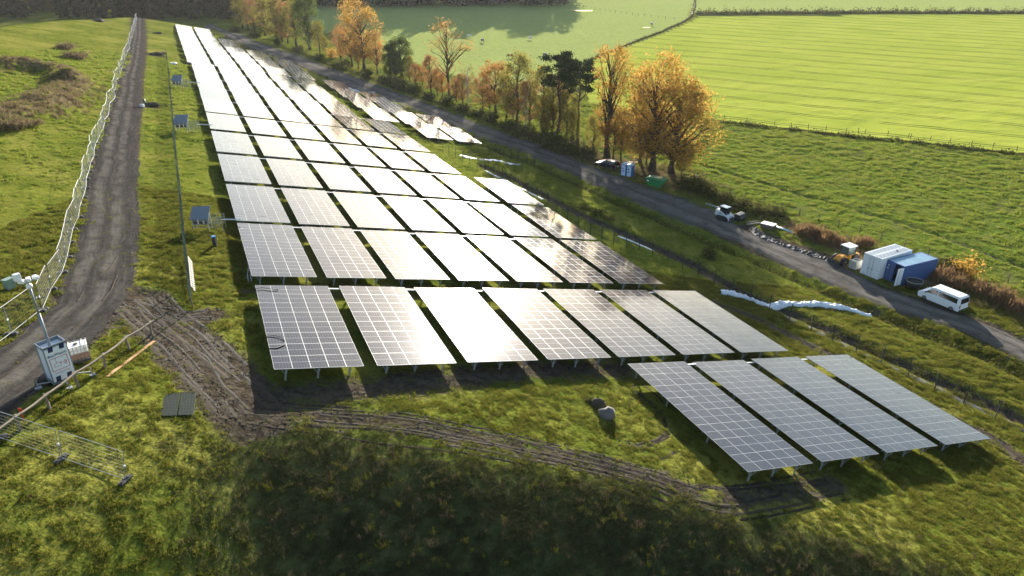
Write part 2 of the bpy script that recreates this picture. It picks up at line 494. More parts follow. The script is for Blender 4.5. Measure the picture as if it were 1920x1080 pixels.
# ------------------------------------------------------------------ roads and the sown field, laid as sheets on the ground
def strip(name, L, R, mat, nu=14, dz=0.05, step=0.9, jag=0.25, label=None, cat=None, kind='structure', pixel=True, crown=0.0):
    if pixel:
        L = np.array([tuple(at(*p))[:2] for p in L]); R = np.array([tuple(at(*p))[:2] for p in R])
    else:
        L = np.array(L); R = np.array(R)
    mid = (L + R) / 2
    seg = np.hypot(*np.diff(mid, axis=0).T); s = np.concatenate([[0], np.cumsum(seg)])
    n = max(4, int(s[-1] / step)); q = np.linspace(0, s[-1], n)
    def sm(A):
        out = np.stack([np.interp(q, s, A[:, k]) for k in (0, 1)], -1)
        for _ in range(3): out[1:-1] = 0.25 * out[:-2] + 0.5 * out[1:-1] + 0.25 * out[2:]
        return out
    Lq, Rq = sm(L), sm(R)
    rg = np.random.default_rng(len(name))
    def rag():
        z = rg.normal(0, 1, n); z = np.convolve(z, [.25, .5, .25], 'same') + 0.6 * np.convolve(rg.normal(0, 1, n), np.ones(7) / 7, 'same') * 2
        return z * jag
    d = Rq - Lq; wdt = np.hypot(d[:, 0], d[:, 1])[:, None]; d = d / (wdt + 1e-9)
    Lq = Lq + d * rag()[:, None]; Rq = Rq + d * rag()[:, None]
    f_ = np.linspace(0, 1, nu)
    V = Lq[:, None, :] * (1 - f_)[None, :, None] + Rq[:, None, :] * f_[None, :, None]
    X, Y = V[..., 0].ravel(), V[..., 1].ravel()
    edge = np.minimum(f_, 1 - f_); lift = np.tile(dz * np.clip(edge / 0.12, -0.5, 1) + crown * (edge > 0.2), n)
    lift = lift - 0.02 * (np.tile(edge, n) == 0)
    Z = height(X, Y) + lift
    idx = np.arange(n * nu).reshape(n, nu)
    F = np.stack([idx[:-1, :-1], idx[:-1, 1:], idx[1:, 1:], idx[1:, :-1]], -1).reshape(-1, 4)
    m = bpy.data.meshes.new(name); m.from_pydata(np.stack([X, Y, Z], -1).tolist(), [], F.tolist())
    # keep faces up
    m.update()
    if m.polygons[0].normal.z < 0: m.flip_normals()
    m.polygons.foreach_set('use_smooth', [True] * len(F))
    ul = m.attributes.new('along', 'FLOAT', 'POINT'); ul.data.foreach_set('value', np.repeat(q, nu).astype(np.float32))
    uv = m.attributes.new('across', 'FLOAT', 'POINT'); uv.data.foreach_set('value', np.tile(f_, n).astype(np.float32))
    m.materials.append(mat)
    o = link(name, m)
    return tag(o, label, cat, kind=kind)

def track_material(name, c1, c2, c3, ruts=(0.32, 0.68), rut_w=0.09, streak=0.35, spec=0.0, gloss=0.25):
    t = NT(name); co = t.coord('Object')
    a = t.attr('across').outputs['Fac']
    n1 = t.noise(co, 0.45, 4.0); n2 = t.noise(co, 5.0, 5.0, 0.7); n3 = t.noise(co, 1.6, 4.0, 0.65)
    aw = t.math('ADD', a, t.math('MULTIPLY', t.math('SUBTRACT', n1, 0.5), 0.14))
    r = None
    for x in ruts:
        d = t.math('ABSOLUTE', t.math('SUBTRACT', aw, x))
        q = t.math('SUBTRACT', 1.0, t.ramp(d, rut_w * 0.3, rut_w * 1.6))
        r = q if r is None else t.math('MAXIMUM', r, q)
    c = t.mix(t.ramp(n3, 0.3, 0.7), c1, c2)
    c = t.mix(t.math('MULTIPLY', r, t.ramp(n1, 0.3, 0.6)), c, c3)
    c = t.mix(t.ramp(n2, 0.62, 0.8), c, tuple(min(1, x * 1.7) for x in c2))
    wet = t.ramp(n3, 0.58, 0.72)
    c = t.mix(t.math('MULTIPLY', wet, 0.7), c, tuple(x * 0.55 for x in c1))
    cb = t.n('ShaderNodeCombineXYZ'); t.l(t.math('MULTIPLY', a, 16.0), cb.inputs[0]); t.l(t.math('MULTIPLY', t.attr('along').outputs['Fac'], 0.16), cb.inputs[1])
    st = t.noise(cb.outputs[0], 1.0, 5.0, 0.65)
    c = t.mix(t.math('MULTIPLY', t.ramp(st, 0.5, 0.72), streak), c, tuple(min(1, x * 1.5) for x in c3))
    c = t.mix(t.math('MULTIPLY', t.ramp(st, 0.5, 0.3), streak), c, tuple(x * 0.45 for x in c1))
    n3 = t.math('ADD', n3, t.math('MULTIPLY', st, streak * 2.0))
    h = t.math('ADD', t.math('MULTIPLY', n2, 0.5), t.math('SUBTRACT', n3, t.math('MULTIPLY', r, 0.5)))
    nr = t.bump(h, 0.6, 0.12)
    rough = t.math('SUBTRACT', 0.9, t.math('MULTIPLY', wet, gloss))
    return t.surface(t.principled(c, rough, 0.0, nr, spec))
M_TRACK = track_material('dark_earth_track', (0.036, 0.033, 0.030), (0.056, 0.051, 0.046), (0.092, 0.084, 0.073), ruts=(0.30, 0.62))
M_GRAVEL = track_material('grey_gravel_road', (0.070, 0.063, 0.055), (0.110, 0.100, 0.088), (0.150, 0.136, 0.118), ruts=(0.3, 0.7), rut_w=0.13)
strip('dirt_track', ROAD_L, ROAD_R, M_TRACK, nu=18, dz=0.06, step=0.8, jag=0.22, label='dark earth track with pale wheel ruts beside the leaning site fence', cat='track')
GR_L = [(395, 44), (470, 72), (540, 96), (620, 126), (700, 156), (822, 200), (923, 238), (1012, 271), (1113, 311), (1163, 331), (1240, 356), (1322, 384), (1400, 434), (1500, 469), (1590, 503),
        (1660, 542), (1750, 577), (1820, 594), (1920, 643), (2050, 706)]
GR_R = [(380, 52), (440, 82), (520, 112), (600, 142), (690, 178), (801, 222), (887, 256), (981, 287), (1033, 308), (1090, 338), (1180, 376), (1265, 412), (1387, 455), (1500, 511), (1600, 557),
        (1700, 593), (1762, 612), (1800, 624), (1920, 680), (2050, 742)]
strip('gravel_road', GR_L, GR_R, M_GRAVEL, nu=14, dz=0.09, step=0.9, jag=0.25, label='grey gravel service road along the foot of the slope', cat='road')

M_WETRUT = paint('wet_mud_rut', (0.030, 0.024, 0.019), 0.8, 0, 0.5, 1.3, dirt=0.4, dirt_col=(0.075, 0.062, 0.048), spec=0.08, bump=1.0)
M_DRYRUT = paint('dry_mud_ridge', (0.066, 0.053, 0.039), 0.9, 0, 0.4, 1.6, dirt=0.5, dirt_col=(0.040, 0.032, 0.025), spec=0.05, bump=1.0)
M_TYREM = paint('pressed_tyre_mark', (0.034, 0.027, 0.020), 0.9, 0, 0.45, 1.3, dirt=0.4, dirt_col=(0.085, 0.070, 0.052), spec=0.05, bump=1.0)
def ruts(name, P, specs, label, seed, dz=0.015):
    """ragged wheel marks: broken ribbons at given offsets from a line; one sheet"""
    rg = np.random.default_rng(seed)
    seg = np.hypot(*np.diff(P, axis=0).T); s = np.concatenate([[0], np.cumsum(seg)]); n = int(s[-1] / 0.22); q = np.linspace(0, s[-1], n)
    C = np.stack([np.interp(q, s, P[:, k]) for k in (0, 1)], -1)
    for _ in range(40): C[1:-1] = 0.25 * C[:-2] + 0.5 * C[1:-1] + 0.25 * C[2:]
    T = np.gradient(C, axis=0); T /= np.hypot(T[:, 0], T[:, 1])[:, None]; NN = np.stack([-T[:, 1], T[:, 0]], -1)
    V = []; F = []; MI = []
    for off, w, m, cover in specs:
        drift = np.interp(q, np.linspace(0, s[-1], 6), rg.normal(0, .16, 6)); gate = np.interp(q, np.linspace(0, s[-1], max(3, int(s[-1] / 2.2))), rg.random(max(3, int(s[-1] / 2.2))))
        wl = w * rg.uniform(.55, 1.2, n); wr = w * rg.uniform(.55, 1.2, n)
        f0 = len(V)
        mid = C + NN * (off + drift)[:, None]
        A = mid + NN * (wl / 2)[:, None]; B = mid - NN * (wr / 2)[:, None]
        zA, zM, zB = height(A[:, 0], A[:, 1]) + .004, height(mid[:, 0], mid[:, 1]) + dz + rg.uniform(0, .02, n), height(B[:, 0], B[:, 1]) + .004
        for k in range(n): V += [(A[k, 0], A[k, 1], zA[k]), (mid[k, 0], mid[k, 1], zM[k]), (B[k, 0], B[k, 1], zB[k])]
        for k in range(n - 1):
            if gate[k] < cover:
                o = f0 + 3 * k; F += [(o, o + 1, o + 4, o + 3), (o + 1, o + 2, o + 5, o + 4)]; MI += [m, m]
    me_ = bpy.data.meshes.new(name); me_.from_pydata(V, [], F); me_.update()
    if sum(p.normal.z for p in me_.polygons[:20]) < 0: me_.flip_normals()
    for x in (M_WETRUT, M_DRYRUT, M_TYREM): me_.materials.append(x)
    me_.polygons.foreach_set('material_index', MI)
    return tag(link(name, me_), label, 'track', kind='structure')
rgm = np.random.default_rng(4)
ruts('mud_track', MUD_LINE, [(o, rgm.uniform(.2, .5), m, .62) for o, m in ((-1.9, 1), (-1.5, 0), (-1.1, 1), (-.7, 0), (-.35, 1), (0, 0), (.3, 1), (.65, 0), (1.0, 1), (1.4, 0), (1.8, 1), (2.2, 0))], 'wet churned mud crossing from the track to the first table', 1)
ruts('mud_track', MUD_LINE2, [(o, .35, m, .6) for o, m in ((-.9, 0), (-.4, 1), (.2, 0), (.7, 1))], 'muddy wheel marks between the track and the green fence', 2)
ruts('mud_track', TYRE, [(o, rgm.uniform(.16, .34), m, .6) for o, m in ((-1.5, 2), (-1.1, 1), (-.75, 2), (-.3, 1), (.1, 2), (.55, 2), (.95, 1), (1.3, 2))], 'brown tyre marks curving along the brow in front of the tables', 3)
ruts('mud_track', TYRE2, [(0, .25, 2, .8), (1.3, .22, 2, .6)], 'curved tyre mark on the grass beside the boulders', 4)
ruts('mud_track', EDGE_MUD, [(-.8, .3, 2, .6), (-.3, .35, 1, .5), (.3, .3, 2, .6), (.9, .3, 1, .5)], 'muddy tyre marks along the right edge of the tables', 5)
ruts('mud_track', poly([(256, 470), (226, 520), (200, 560), (160, 610), (110, 660), (40, 720)]), [(-1.4, .4, 2, .4), (-.2, .45, 2, .4), (1.2, .4, 2, .4)], 'wheel ruts at the bend of the dark earth track', 6, dz=.10)

def field_material():
    t = NT('young_green_cereal')
    co = t.coord('Object')
    n1 = t.noise(co, 0.05, 4.0); n2 = t.noise(co, 1.4, 4.0, 0.65); n3 = t.noise(co, 0.35, 3.0)
    c = t.mix(t.ramp(n1, 0.3, 0.7), (0.300, 0.345, 0.048), (0.370, 0.390, 0.065))
    c = t.mix(t.math('MULTIPLY', t.ramp(n2, 0.45, 0.75), 0.5), c, (0.230, 0.280, 0.036))
    r = t.attr('row').outputs['Fac']
    rw = t.math('ADD', r, t.math('MULTIPLY', t.math('SUBTRACT', n3, 0.5), 0.8))
    # seed rows, fine
    fr = t.math('ABSOLUTE', t.math('SINE', t.math('MULTIPLY', rw, 2.2)))
    c = t.mix(t.math('MULTIPLY', t.ramp(fr, 0.75, 1.0), t.math('MULTIPLY', t.ramp(n2, 0.35, 0.7), 0.14)), c, (0.190, 0.235, 0.032))
    # tram lines: pairs of bare wheel tracks every 15 m
    m = t.math('MODULO', t.math('ADD', t.math('ADD', r, 600.0), t.math('MULTIPLY', t.math('SUBTRACT', n1, 0.5), 0.8)), 13.0)
    w1 = t.math('SUBTRACT', 1.0, t.ramp(t.math('ABSOLUTE', t.math('SUBTRACT', m, 5.6)), 0.1, 0.45))
    w2 = t.math('SUBTRACT', 1.0, t.ramp(t.math('ABSOLUTE', t.math('SUBTRACT', m, 7.4)), 0.1, 0.45))
    w = t.math('MULTIPLY', t.math('MAXIMUM', w1, w2), t.ramp(t.noise(co, 0.11, 3.0), 0.25, 0.5))
    c = t.mix(t.math('MULTIPLY', w, 0.9), c, (0.055, 0.075, 0.020))
    h = t.math('ADD', t.math('MULTIPLY', fr, 0.25), t.math('SUBTRACT', n2, t.math('MULTIPLY', w, 0.5)))
    nr = t.bump(h, 0.35, 0.25)
    d = t.n('ShaderNodeBsdfDiffuse', Color=c, Normal=nr)
    return t.surface(d.outputs[0])
# the field: a grid clipped to its outline
fmask = in_poly(fx, fy, FIELD)
qm = fmask[quads].all(1)
fq = quads[qm]; used = np.unique(fq); remap = np.full(len(fx), -1); remap[used] = np.arange(len(used))
fm = bpy.data.meshes.new('cereal_field')
fm.from_pydata(np.stack([fx[used], fy[used], fz[used] + 0.12], -1).tolist(), [], remap[fq].tolist())
p0, p1 = at(1350, 228), at(1920, 290)
nrm = np.array([-(p1.y - p0.y), p1.x - p0.x]); nrm /= np.hypot(*nrm)
ra = fm.attributes.new('row', 'FLOAT', 'POINT'); ra.data.foreach_set('value', ((fx[used] - p0.x) * nrm[0] + (fy[used] - p0.y) * nrm[1]).astype(np.float32))
fm.materials.append(field_material())
tag(link('cereal_field', fm), 'bright lime green sown field with faint wheel lines', 'field', kind='structure')
# ------------------------------------------------------------------ solar tables
def glass_material():
    t = NT('solar_glass')
    uvn = t.n('ShaderNodeUVMap'); uvn.uv_map = 'module'
    sx = t.n('ShaderNodeSeparateXYZ'); t.l(uvn.outputs[0], sx.inputs[0])
    u, v = sx.outputs[0], sx.outputs[1]
    def line(c, n, w):
        fr = t.math('FRACT', t.math('MULTIPLY', c, n))
        d = t.math('MINIMUM', fr, t.math('SUBTRACT', 1.0, fr))
        return t.math('SUBTRACT', 1.0, t.ramp(d, w * 0.5, w))
    gu = line(u, 6.0, 0.035); gv = line(v, 20.0, 0.04)
    bus = t.math('MULTIPLY', line(u, 60.0, 0.16), 0.25)
    midline = t.math('SUBTRACT', 1.0, t.ramp(t.math('ABSOLUTE', t.math('SUBTRACT', v, 0.5)), 0.003, 0.008))
    rnd = t.n('ShaderNodeObjectInfo').outputs['Random']
    base = t.mix(rnd, (0.010, 0.012, 0.020), (0.016, 0.018, 0.026))
    c = t.mix(t.math('MULTIPLY', t.math('MAXIMUM', gu, gv), 0.35), base, (0.35, 0.36, 0.38))
    c = t.mix(bus, c, (0.14, 0.15, 0.17))
    c = t.mix(t.math('MULTIPLY', midline, 0.8), c, (0.55, 0.56, 0.57))
    co = t.coord('Object')
    dust = t.ramp(t.noise(co, 2.0, 4.0), 0.3, 0.8)
    rough = t.math('ADD', 0.055, t.math('MULTIPLY', dust, 0.035))
    return t.surface(t.principled(c, rough, 0.0, None, 0.30, Coat_Weight=0.045, Coat_Roughness=0.28))
M_GLASS = glass_material()
M_ALU = paint('anodised_aluminium', (0.48, 0.49, 0.50), 0.55, 0.4, 0.04)
M_STEEL = paint('galvanised_steel', (0.42, 0.45, 0.47), 0.5, 0.6, 0.15, 6.0)
M_BACK = paint('white_backsheet', (0.55, 0.55, 0.55), 0.7)
M_WHITE = paint('white_plastic', (0.78, 0.78, 0.77), 0.45, 0, 0.05)
M_BLACK = paint('black_rubber', (0.02, 0.02, 0.02), 0.6)

def module_geo(mw, ml, T=0.035, fr=0.008):
    """one framed module, flat on z=0..T; returns verts, faces, mats, uv per face-corner"""
    x0, x1, y0, y1 = 0, mw, 0, ml
    V = [(x0, y0, 0), (x1, y0, 0), (x1, y1, 0), (x0, y1, 0), (x0, y0, T), (x1, y0, T), (x1, y1, T), (x0, y1, T),
         (x0 + fr, y0 + fr, T), (x1 - fr, y0 + fr, T), (x1 - fr, y1 - fr, T), (x0 + fr, y1 - fr, T)]
    g = T - 0.003
    V += [(x0 + fr, y0 + fr, g), (x1 - fr, y0 + fr, g), (x1 - fr, y1 - fr, g), (x0 + fr, y1 - fr, g)]
    F = [(3, 2, 1, 0), (0, 1, 5, 4), (1, 2, 6, 5), (2, 3, 7, 6), (3, 0, 4, 7), (4, 5, 9, 8), (5, 6, 10, 9), (6, 7, 11, 10), (7, 4, 8, 11),
         (8, 9, 13, 12), (9, 10, 14, 13), (10, 11, 15, 14), (11, 8, 12, 15), (12, 13, 14, 15)]
    m = [2, 1, 1, 1, 1, 1, 1, 1, 1, 1, 1, 1, 1, 0]
    return V, F, m
def with_uv(me_, V, mw, ml, per):
    uv = me_.uv_layers.new(name='module')
    co = np.zeros(len(me_.loops) * 2)
    li = np.zeros(len(me_.loops), np.int32); me_.loops.foreach_get('vertex_index', li)
    loc = np.array(per)[li]
    co[0::2] = loc[:, 0] / mw; co[1::2] = loc[:, 1] / ml
    uv.data.foreach_set('uv', co)
def module_mesh(mw, ml):
    V, F, m = module_geo(mw, ml)
    me_ = bpy.data.meshes.new('module'); me_.from_pydata(V, [], F)
    for x in (M_GLASS, M_ALU, M_BACK): me_.materials.append(x)
    me_.polygons.foreach_set('material_index', m)
    with_uv(me_, V, mw, ml, V)
    return me_
def array_mesh(mw, ml, gx, gy, seed):
    rg = random.Random(seed); V, F, m = module_geo(mw, ml)
    AV, AF, AM, PL = [], [], [], []
    for j in range(8):
        for i in range(5):
            o = len(AV); e = (rg.uniform(-.0025, .0025), rg.uniform(-.0025, .0025))
            AV += [(x + i * (mw + gx), y + j * (ml + gy), z + (x - mw / 2) * e[0] + (y - ml / 2) * e[1]) for x, y, z in V]
            AF += [tuple(o + k for k in f) for f in F]; AM += m; PL += V
    me_ = bpy.data.meshes.new('module_array'); me_.from_pydata(AV, [], AF)
    for x in (M_GLASS, M_ALU, M_BACK): me_.materials.append(x)
    me_.polygons.foreach_set('material_index', AM)
    with_uv(me_, AV, mw, ml, PL)
    return me_

TL_ = 14.2; TABLE_Z = GROUND_D - TABLE_D
_cache = {}
def table_parts(w):
    if w in _cache: return _cache[w]
    gx = gy = 0.012
    mw = (w - 4 * gx) / 5; ml = (TL_ - 7 * gy) / 8
    pur = MB()
    pur.box((0, TL_ / 2, 0), (0.06, TL_ - 0.3, 0.09))
    rail = MB(); rail.box((w / 2, 0, 0), (w - 0.1, 0.05, 0.06))
    leg = MB()                       # driven post with a raking brace
    leg.box((0, 0, 0.35), (0.11, 0.07, 1.05)); leg.box((0, 0.0, 0.845), (0.16, 0.3, 0.04))
    leg.tube([(0, -0.04, 0.25), (0.02, -0.34, 0.84)], 0.025, 5); leg.tube([(0, 0, 0.30), (-0.38, 0, 0.84)], 0.02, 5)
    legs_x = [w * 0.14, w * 0.5, w * 0.86]
    con = MB(); con.box((0, 0, 0), (1.05, 0.11, 0.07))
    _cache[w] = dict(mw=mw, ml=ml, g=gx, mod=module_mesh(mw, ml), arr=[array_mesh(mw, ml, gx, gy, s) for s in range(4)],
                     pur=pur.mesh('purlin', M_STEEL), rail=rail.mesh('rail', M_STEEL), leg=leg.mesh('leg', M_STEEL), con=con.mesh('cable_duct', M_WHITE), legs_x=legs_x)
    return _cache[w]
ROT = Matrix(((AX[0], AY[0], N_[0]), (AX[1], AY[1], N_[1]), (AX[2], AY[2], N_[2])))
def put(name, data, parent, loc, rot=(0, 0, 0)):
    o = bpy.data.objects.new(name, data); COL.objects.link(o); o.parent = parent; o.location = loc; o.rotation_euler = rot
    return o
rt = random.Random(3)
def table(a, b, w, label, group, detail, duct=True, yaw=0.0, pitch=0.0):
    P = a * AX + b * AY - GROUND_D * N_ + C0
    lift = float(base_height(P[0], P[1])) - P[2]
    root = bpy.data.objects.new('solar_table', None); root.empty_display_size = 0.3; COL.objects.link(root)
    R = ROT @ Matrix.Rotation(yaw, 3, 'Z') @ Euler((rt.gauss(0, 0.0022) - pitch, rt.gauss(0, 0.0022), 0)).to_matrix()
    M = R.to_4x4(); M.translation = Vector(P) + Vector((0, 0, (lift if b > 280 else 0) + pitch * 6.5))
    root.matrix_world = M
    tag(root, label, 'solar table', group)
    q = table_parts(w); z = TABLE_Z
    if detail:
        for j in range(8):
            for i in range(5):
                put('module', q['mod'], root, (i * (q['mw'] + q['g']), j * (q['ml'] + q['g']), z), (rt.gauss(0, .0022), rt.gauss(0, .0022), 0))
        for x in q['legs_x']: put('purlin', q['pur'], root, (x, 0, z - 0.055))
        for y in (0.45, TL_ * 0.33, TL_ * 0.67, TL_ - 0.45):
            put('rail', q['rail'], root, (0, y, z - 0.14))
            for x in q['legs_x']: put('leg', q['leg'], root, (x, y, z - 1.0))
    else:
        k = rt.randrange(4)
        o = put('module_array', q['arr'][k], root, (0, 0, z)); o['kind'] = 'stuff'
        for x in q['legs_x']: put('purlin', q['pur'], root, (x, 0, z - 0.055))
        for x in q['legs_x']: put('leg', q['leg'], root, (x, 0.45, z - 1.0))
    if duct: put('cable_duct', q['con'], root, (w + 0.48, TL_ - 0.35, z - 0.06))
    return root

G1 = 'solar tables on the landfill slope'
for i, a in enumerate((32.6, 39.27, 45.94, 52.7)):
    table(a, 25.5, 5.8, 'dark solar table, %s from the left in the nearest short row of four' % ORD[i], G1, True, i < 3)
for i, a in enumerate((5.62, 12.42, 19.15, 25.9, 32.5, 39.2, 45.88)):
    table(a, 40.9, 5.84, 'solar table, %s from the left in the long front row of seven' % ORD[i], G1, True, i < 6)
ROWB = [57.0, 72.15, 87.65, 103.45, 119.4, 134.8]
for r, b in enumerate(ROWB):
    for i in range(6):
        a = 5.5 - 0.022 * (b - 57) + (6.24 + 0.016 * r) * i
        table(a, b, 5.36, 'white glaring solar table, %s from the left in the %s row behind the front row' % (ORD[i], ORD[r]), G1, r < 4, i < 5, 0.022)
for r, b in enumerate((149.6, 164.0, 178.6, 192.8)):
    for i in range(5):
        a = 3.4 - 0.024 * (b - 149.6) + 6.36 * i
        table(a, b, 5.4, 'pale distant solar table, %s from the left in the %s row behind the front row' % (ORD[i], ORD[r + 6]), G1, False, i < 4, 0.024, -0.025)
for r, (a, b) in enumerate(((43.0, 57.1), (42.95, 72.2), (42.85, 87.5))):
    table(a, b, 5.84, 'solar table, %s from the front in the separate right column by the wire fence' % ORD[r], 'solar tables in the right hand columns', True, False)
for r, b in enumerate((150.8, 165.8, 180.4, 195.4)):
    table(37.9 - 0.03 * (b - 150.8), b, 5.75, 'far solar table, %s from the front in the inner column beside the gravel road' % ORD[r], 'solar tables in the right hand columns', False, False, 0.03, -0.035)
for r, b in enumerate((135.9, 150.2, 164.6, 179.4)):
    table(45.35 - 0.035 * (b - 135.9), b, 5.85, 'far solar table, %s from the front in the middle column beside the gravel road' % ORD[r], 'solar tables in the right hand columns', False, False, 0.03, -0.035)
for r, b in enumerate((135.8, 150.0)):
    table(52.1 - 0.04 * (b - 135.8), b, 5.6, 'far solar table, %s from the front in the outer column beside the gravel road' % ORD[r], 'solar tables in the right hand columns', False, False, 0.03, -0.035)
for i, n in enumerate((8, 8, 6, 4, 3)):
    for r in range(n):
        b = 208.6 + 14.95 * r
        table(1.1 - 0.033 * (b - 208.6) + 6.86 * i, b, 5.9, 'tiny solar table in the farthest block, %s column from the left, %s row' % (ORD[i], ORD[r]), 'solar tables in the farthest block', False, False, 0.033, -0.035)
# ------------------------------------------------------------------ vegetation
def leaf_material(name, cols, trans=0.45, rough=0.7):
    t = NT(name)
    rnd = t.n('ShaderNodeNewGeometry').outputs['Random Per Island']
    obr = t.n('ShaderNodeObjectInfo').outputs['Random']
    r = t.math('FRACT', t.math('ADD', rnd, t.math('MULTIPLY', obr, 0.35)))
    c = t.mix(t.ramp(r, 0.0, 0.5), cols[0], cols[1])
    c = t.mix(t.ramp(r, 0.5, 1.0), c, cols[2])
    d = t.n('ShaderNodeBsdfDiffuse'); t.l(c, d.inputs['Color'])
    tr = t.n('ShaderNodeBsdfTranslucent'); t.l(c, tr.inputs['Color'])
    m = t.n('ShaderNodeMixShader'); m.inputs[0].default_value = trans
    t.l(d.outputs[0], m.inputs[1]); t.l(tr.outputs[0], m.inputs[2])
    return t.surface(m.outputs[0])
M_BARK = paint('grey_brown_bark', (0.075, 0.060, 0.047), 0.9, 0, 0.3, 4.0, spec=0.1, bump=0.6)
M_BIRCH = paint('pale_birch_bark', (0.42, 0.40, 0.37), 0.85, 0, 0.15, 3.0, dirt=0.5, dirt_col=(0.05, 0.045, 0.04), spec=0.1)
M_PINEBARK = paint('pine_bark', (0.095, 0.060, 0.042), 0.9, 0, 0.3, 4.0, spec=0.1, bump=0.6)
L_ORANGE = leaf_material('orange_leaves', ((0.36, 0.165, 0.045), (0.42, 0.225, 0.060), (0.24, 0.120, 0.038)), 0.5)
L_GOLD = leaf_material('golden_leaves', ((0.46, 0.250, 0.050), (0.38, 0.240, 0.055), (0.28, 0.150, 0.035)), 0.55)
L_OLIVE = leaf_material('olive_yellow_leaves', ((0.190, 0.170, 0.036), (0.290, 0.225, 0.045), (0.110, 0.125, 0.030)), 0.5)
L_GREEN = leaf_material('green_leaves', ((0.070, 0.105, 0.030), (0.110, 0.145, 0.036), (0.150, 0.160, 0.040)))
L_PINE = leaf_material('pine_needles', ((0.030, 0.048, 0.022), (0.042, 0.062, 0.026), (0.055, 0.070, 0.026)), 0.15)
L_RUST = leaf_material('rust_leaves', ((0.29, 0.145, 0.055), (0.34, 0.180, 0.065), (0.18, 0.100, 0.045)), 0.45)
L_REED = leaf_material('dry_reed', ((0.27, 0.165, 0.080), (0.21, 0.125, 0.062), (0.16, 0.108, 0.055)), 0.35)
L_BRUSH = leaf_material('bramble_leaves', ((0.060, 0.075, 0.020), (0.105, 0.105, 0.030), (0.070, 0.055, 0.025)), 0.35)
L_DEAD = leaf_material('dead_brown_grass', ((0.16, 0.115, 0.060), (0.22, 0.165, 0.090), (0.10, 0.075, 0.045)), 0.35)

def quads_mesh(name, C, size, rng, mat, aspect=0.7, up=0.0):
    """one small bent leaf face per centre"""
    n = len(C)
    d = rng.normal(0, 1, (n, 3)); d[:, 2] += up; d /= np.linalg.norm(d, axis=1)[:, None]
    e = rng.normal(0, 1, (n, 3)); e -= (e * d).sum(1)[:, None] * d; e /= np.linalg.norm(e, axis=1)[:, None] + 1e-9
    s = (size * rng.uniform(0.6, 1.35, n))[:, None]
    A = C - d * s * 0.5; B = C + e * s * aspect * 0.5; D = C - e * s * aspect * 0.5; T = C + d * s * 0.6
    V = np.stack([A, B, T, D], 1).reshape(-1, 3)
    m = bpy.data.meshes.new(name)
    m.vertices.add(4 * n); m.vertices.foreach_set('co', V.ravel())
    m.loops.add(4 * n); m.loops.foreach_set('vertex_index', np.arange(4 * n, dtype=np.int32))
    m.polygons.add(n); m.polygons.foreach_set('loop_start', np.arange(0, 4 * n, 4, dtype=np.int32))
    m.update(calc_edges=True)
    m.materials.append(mat)
    return m

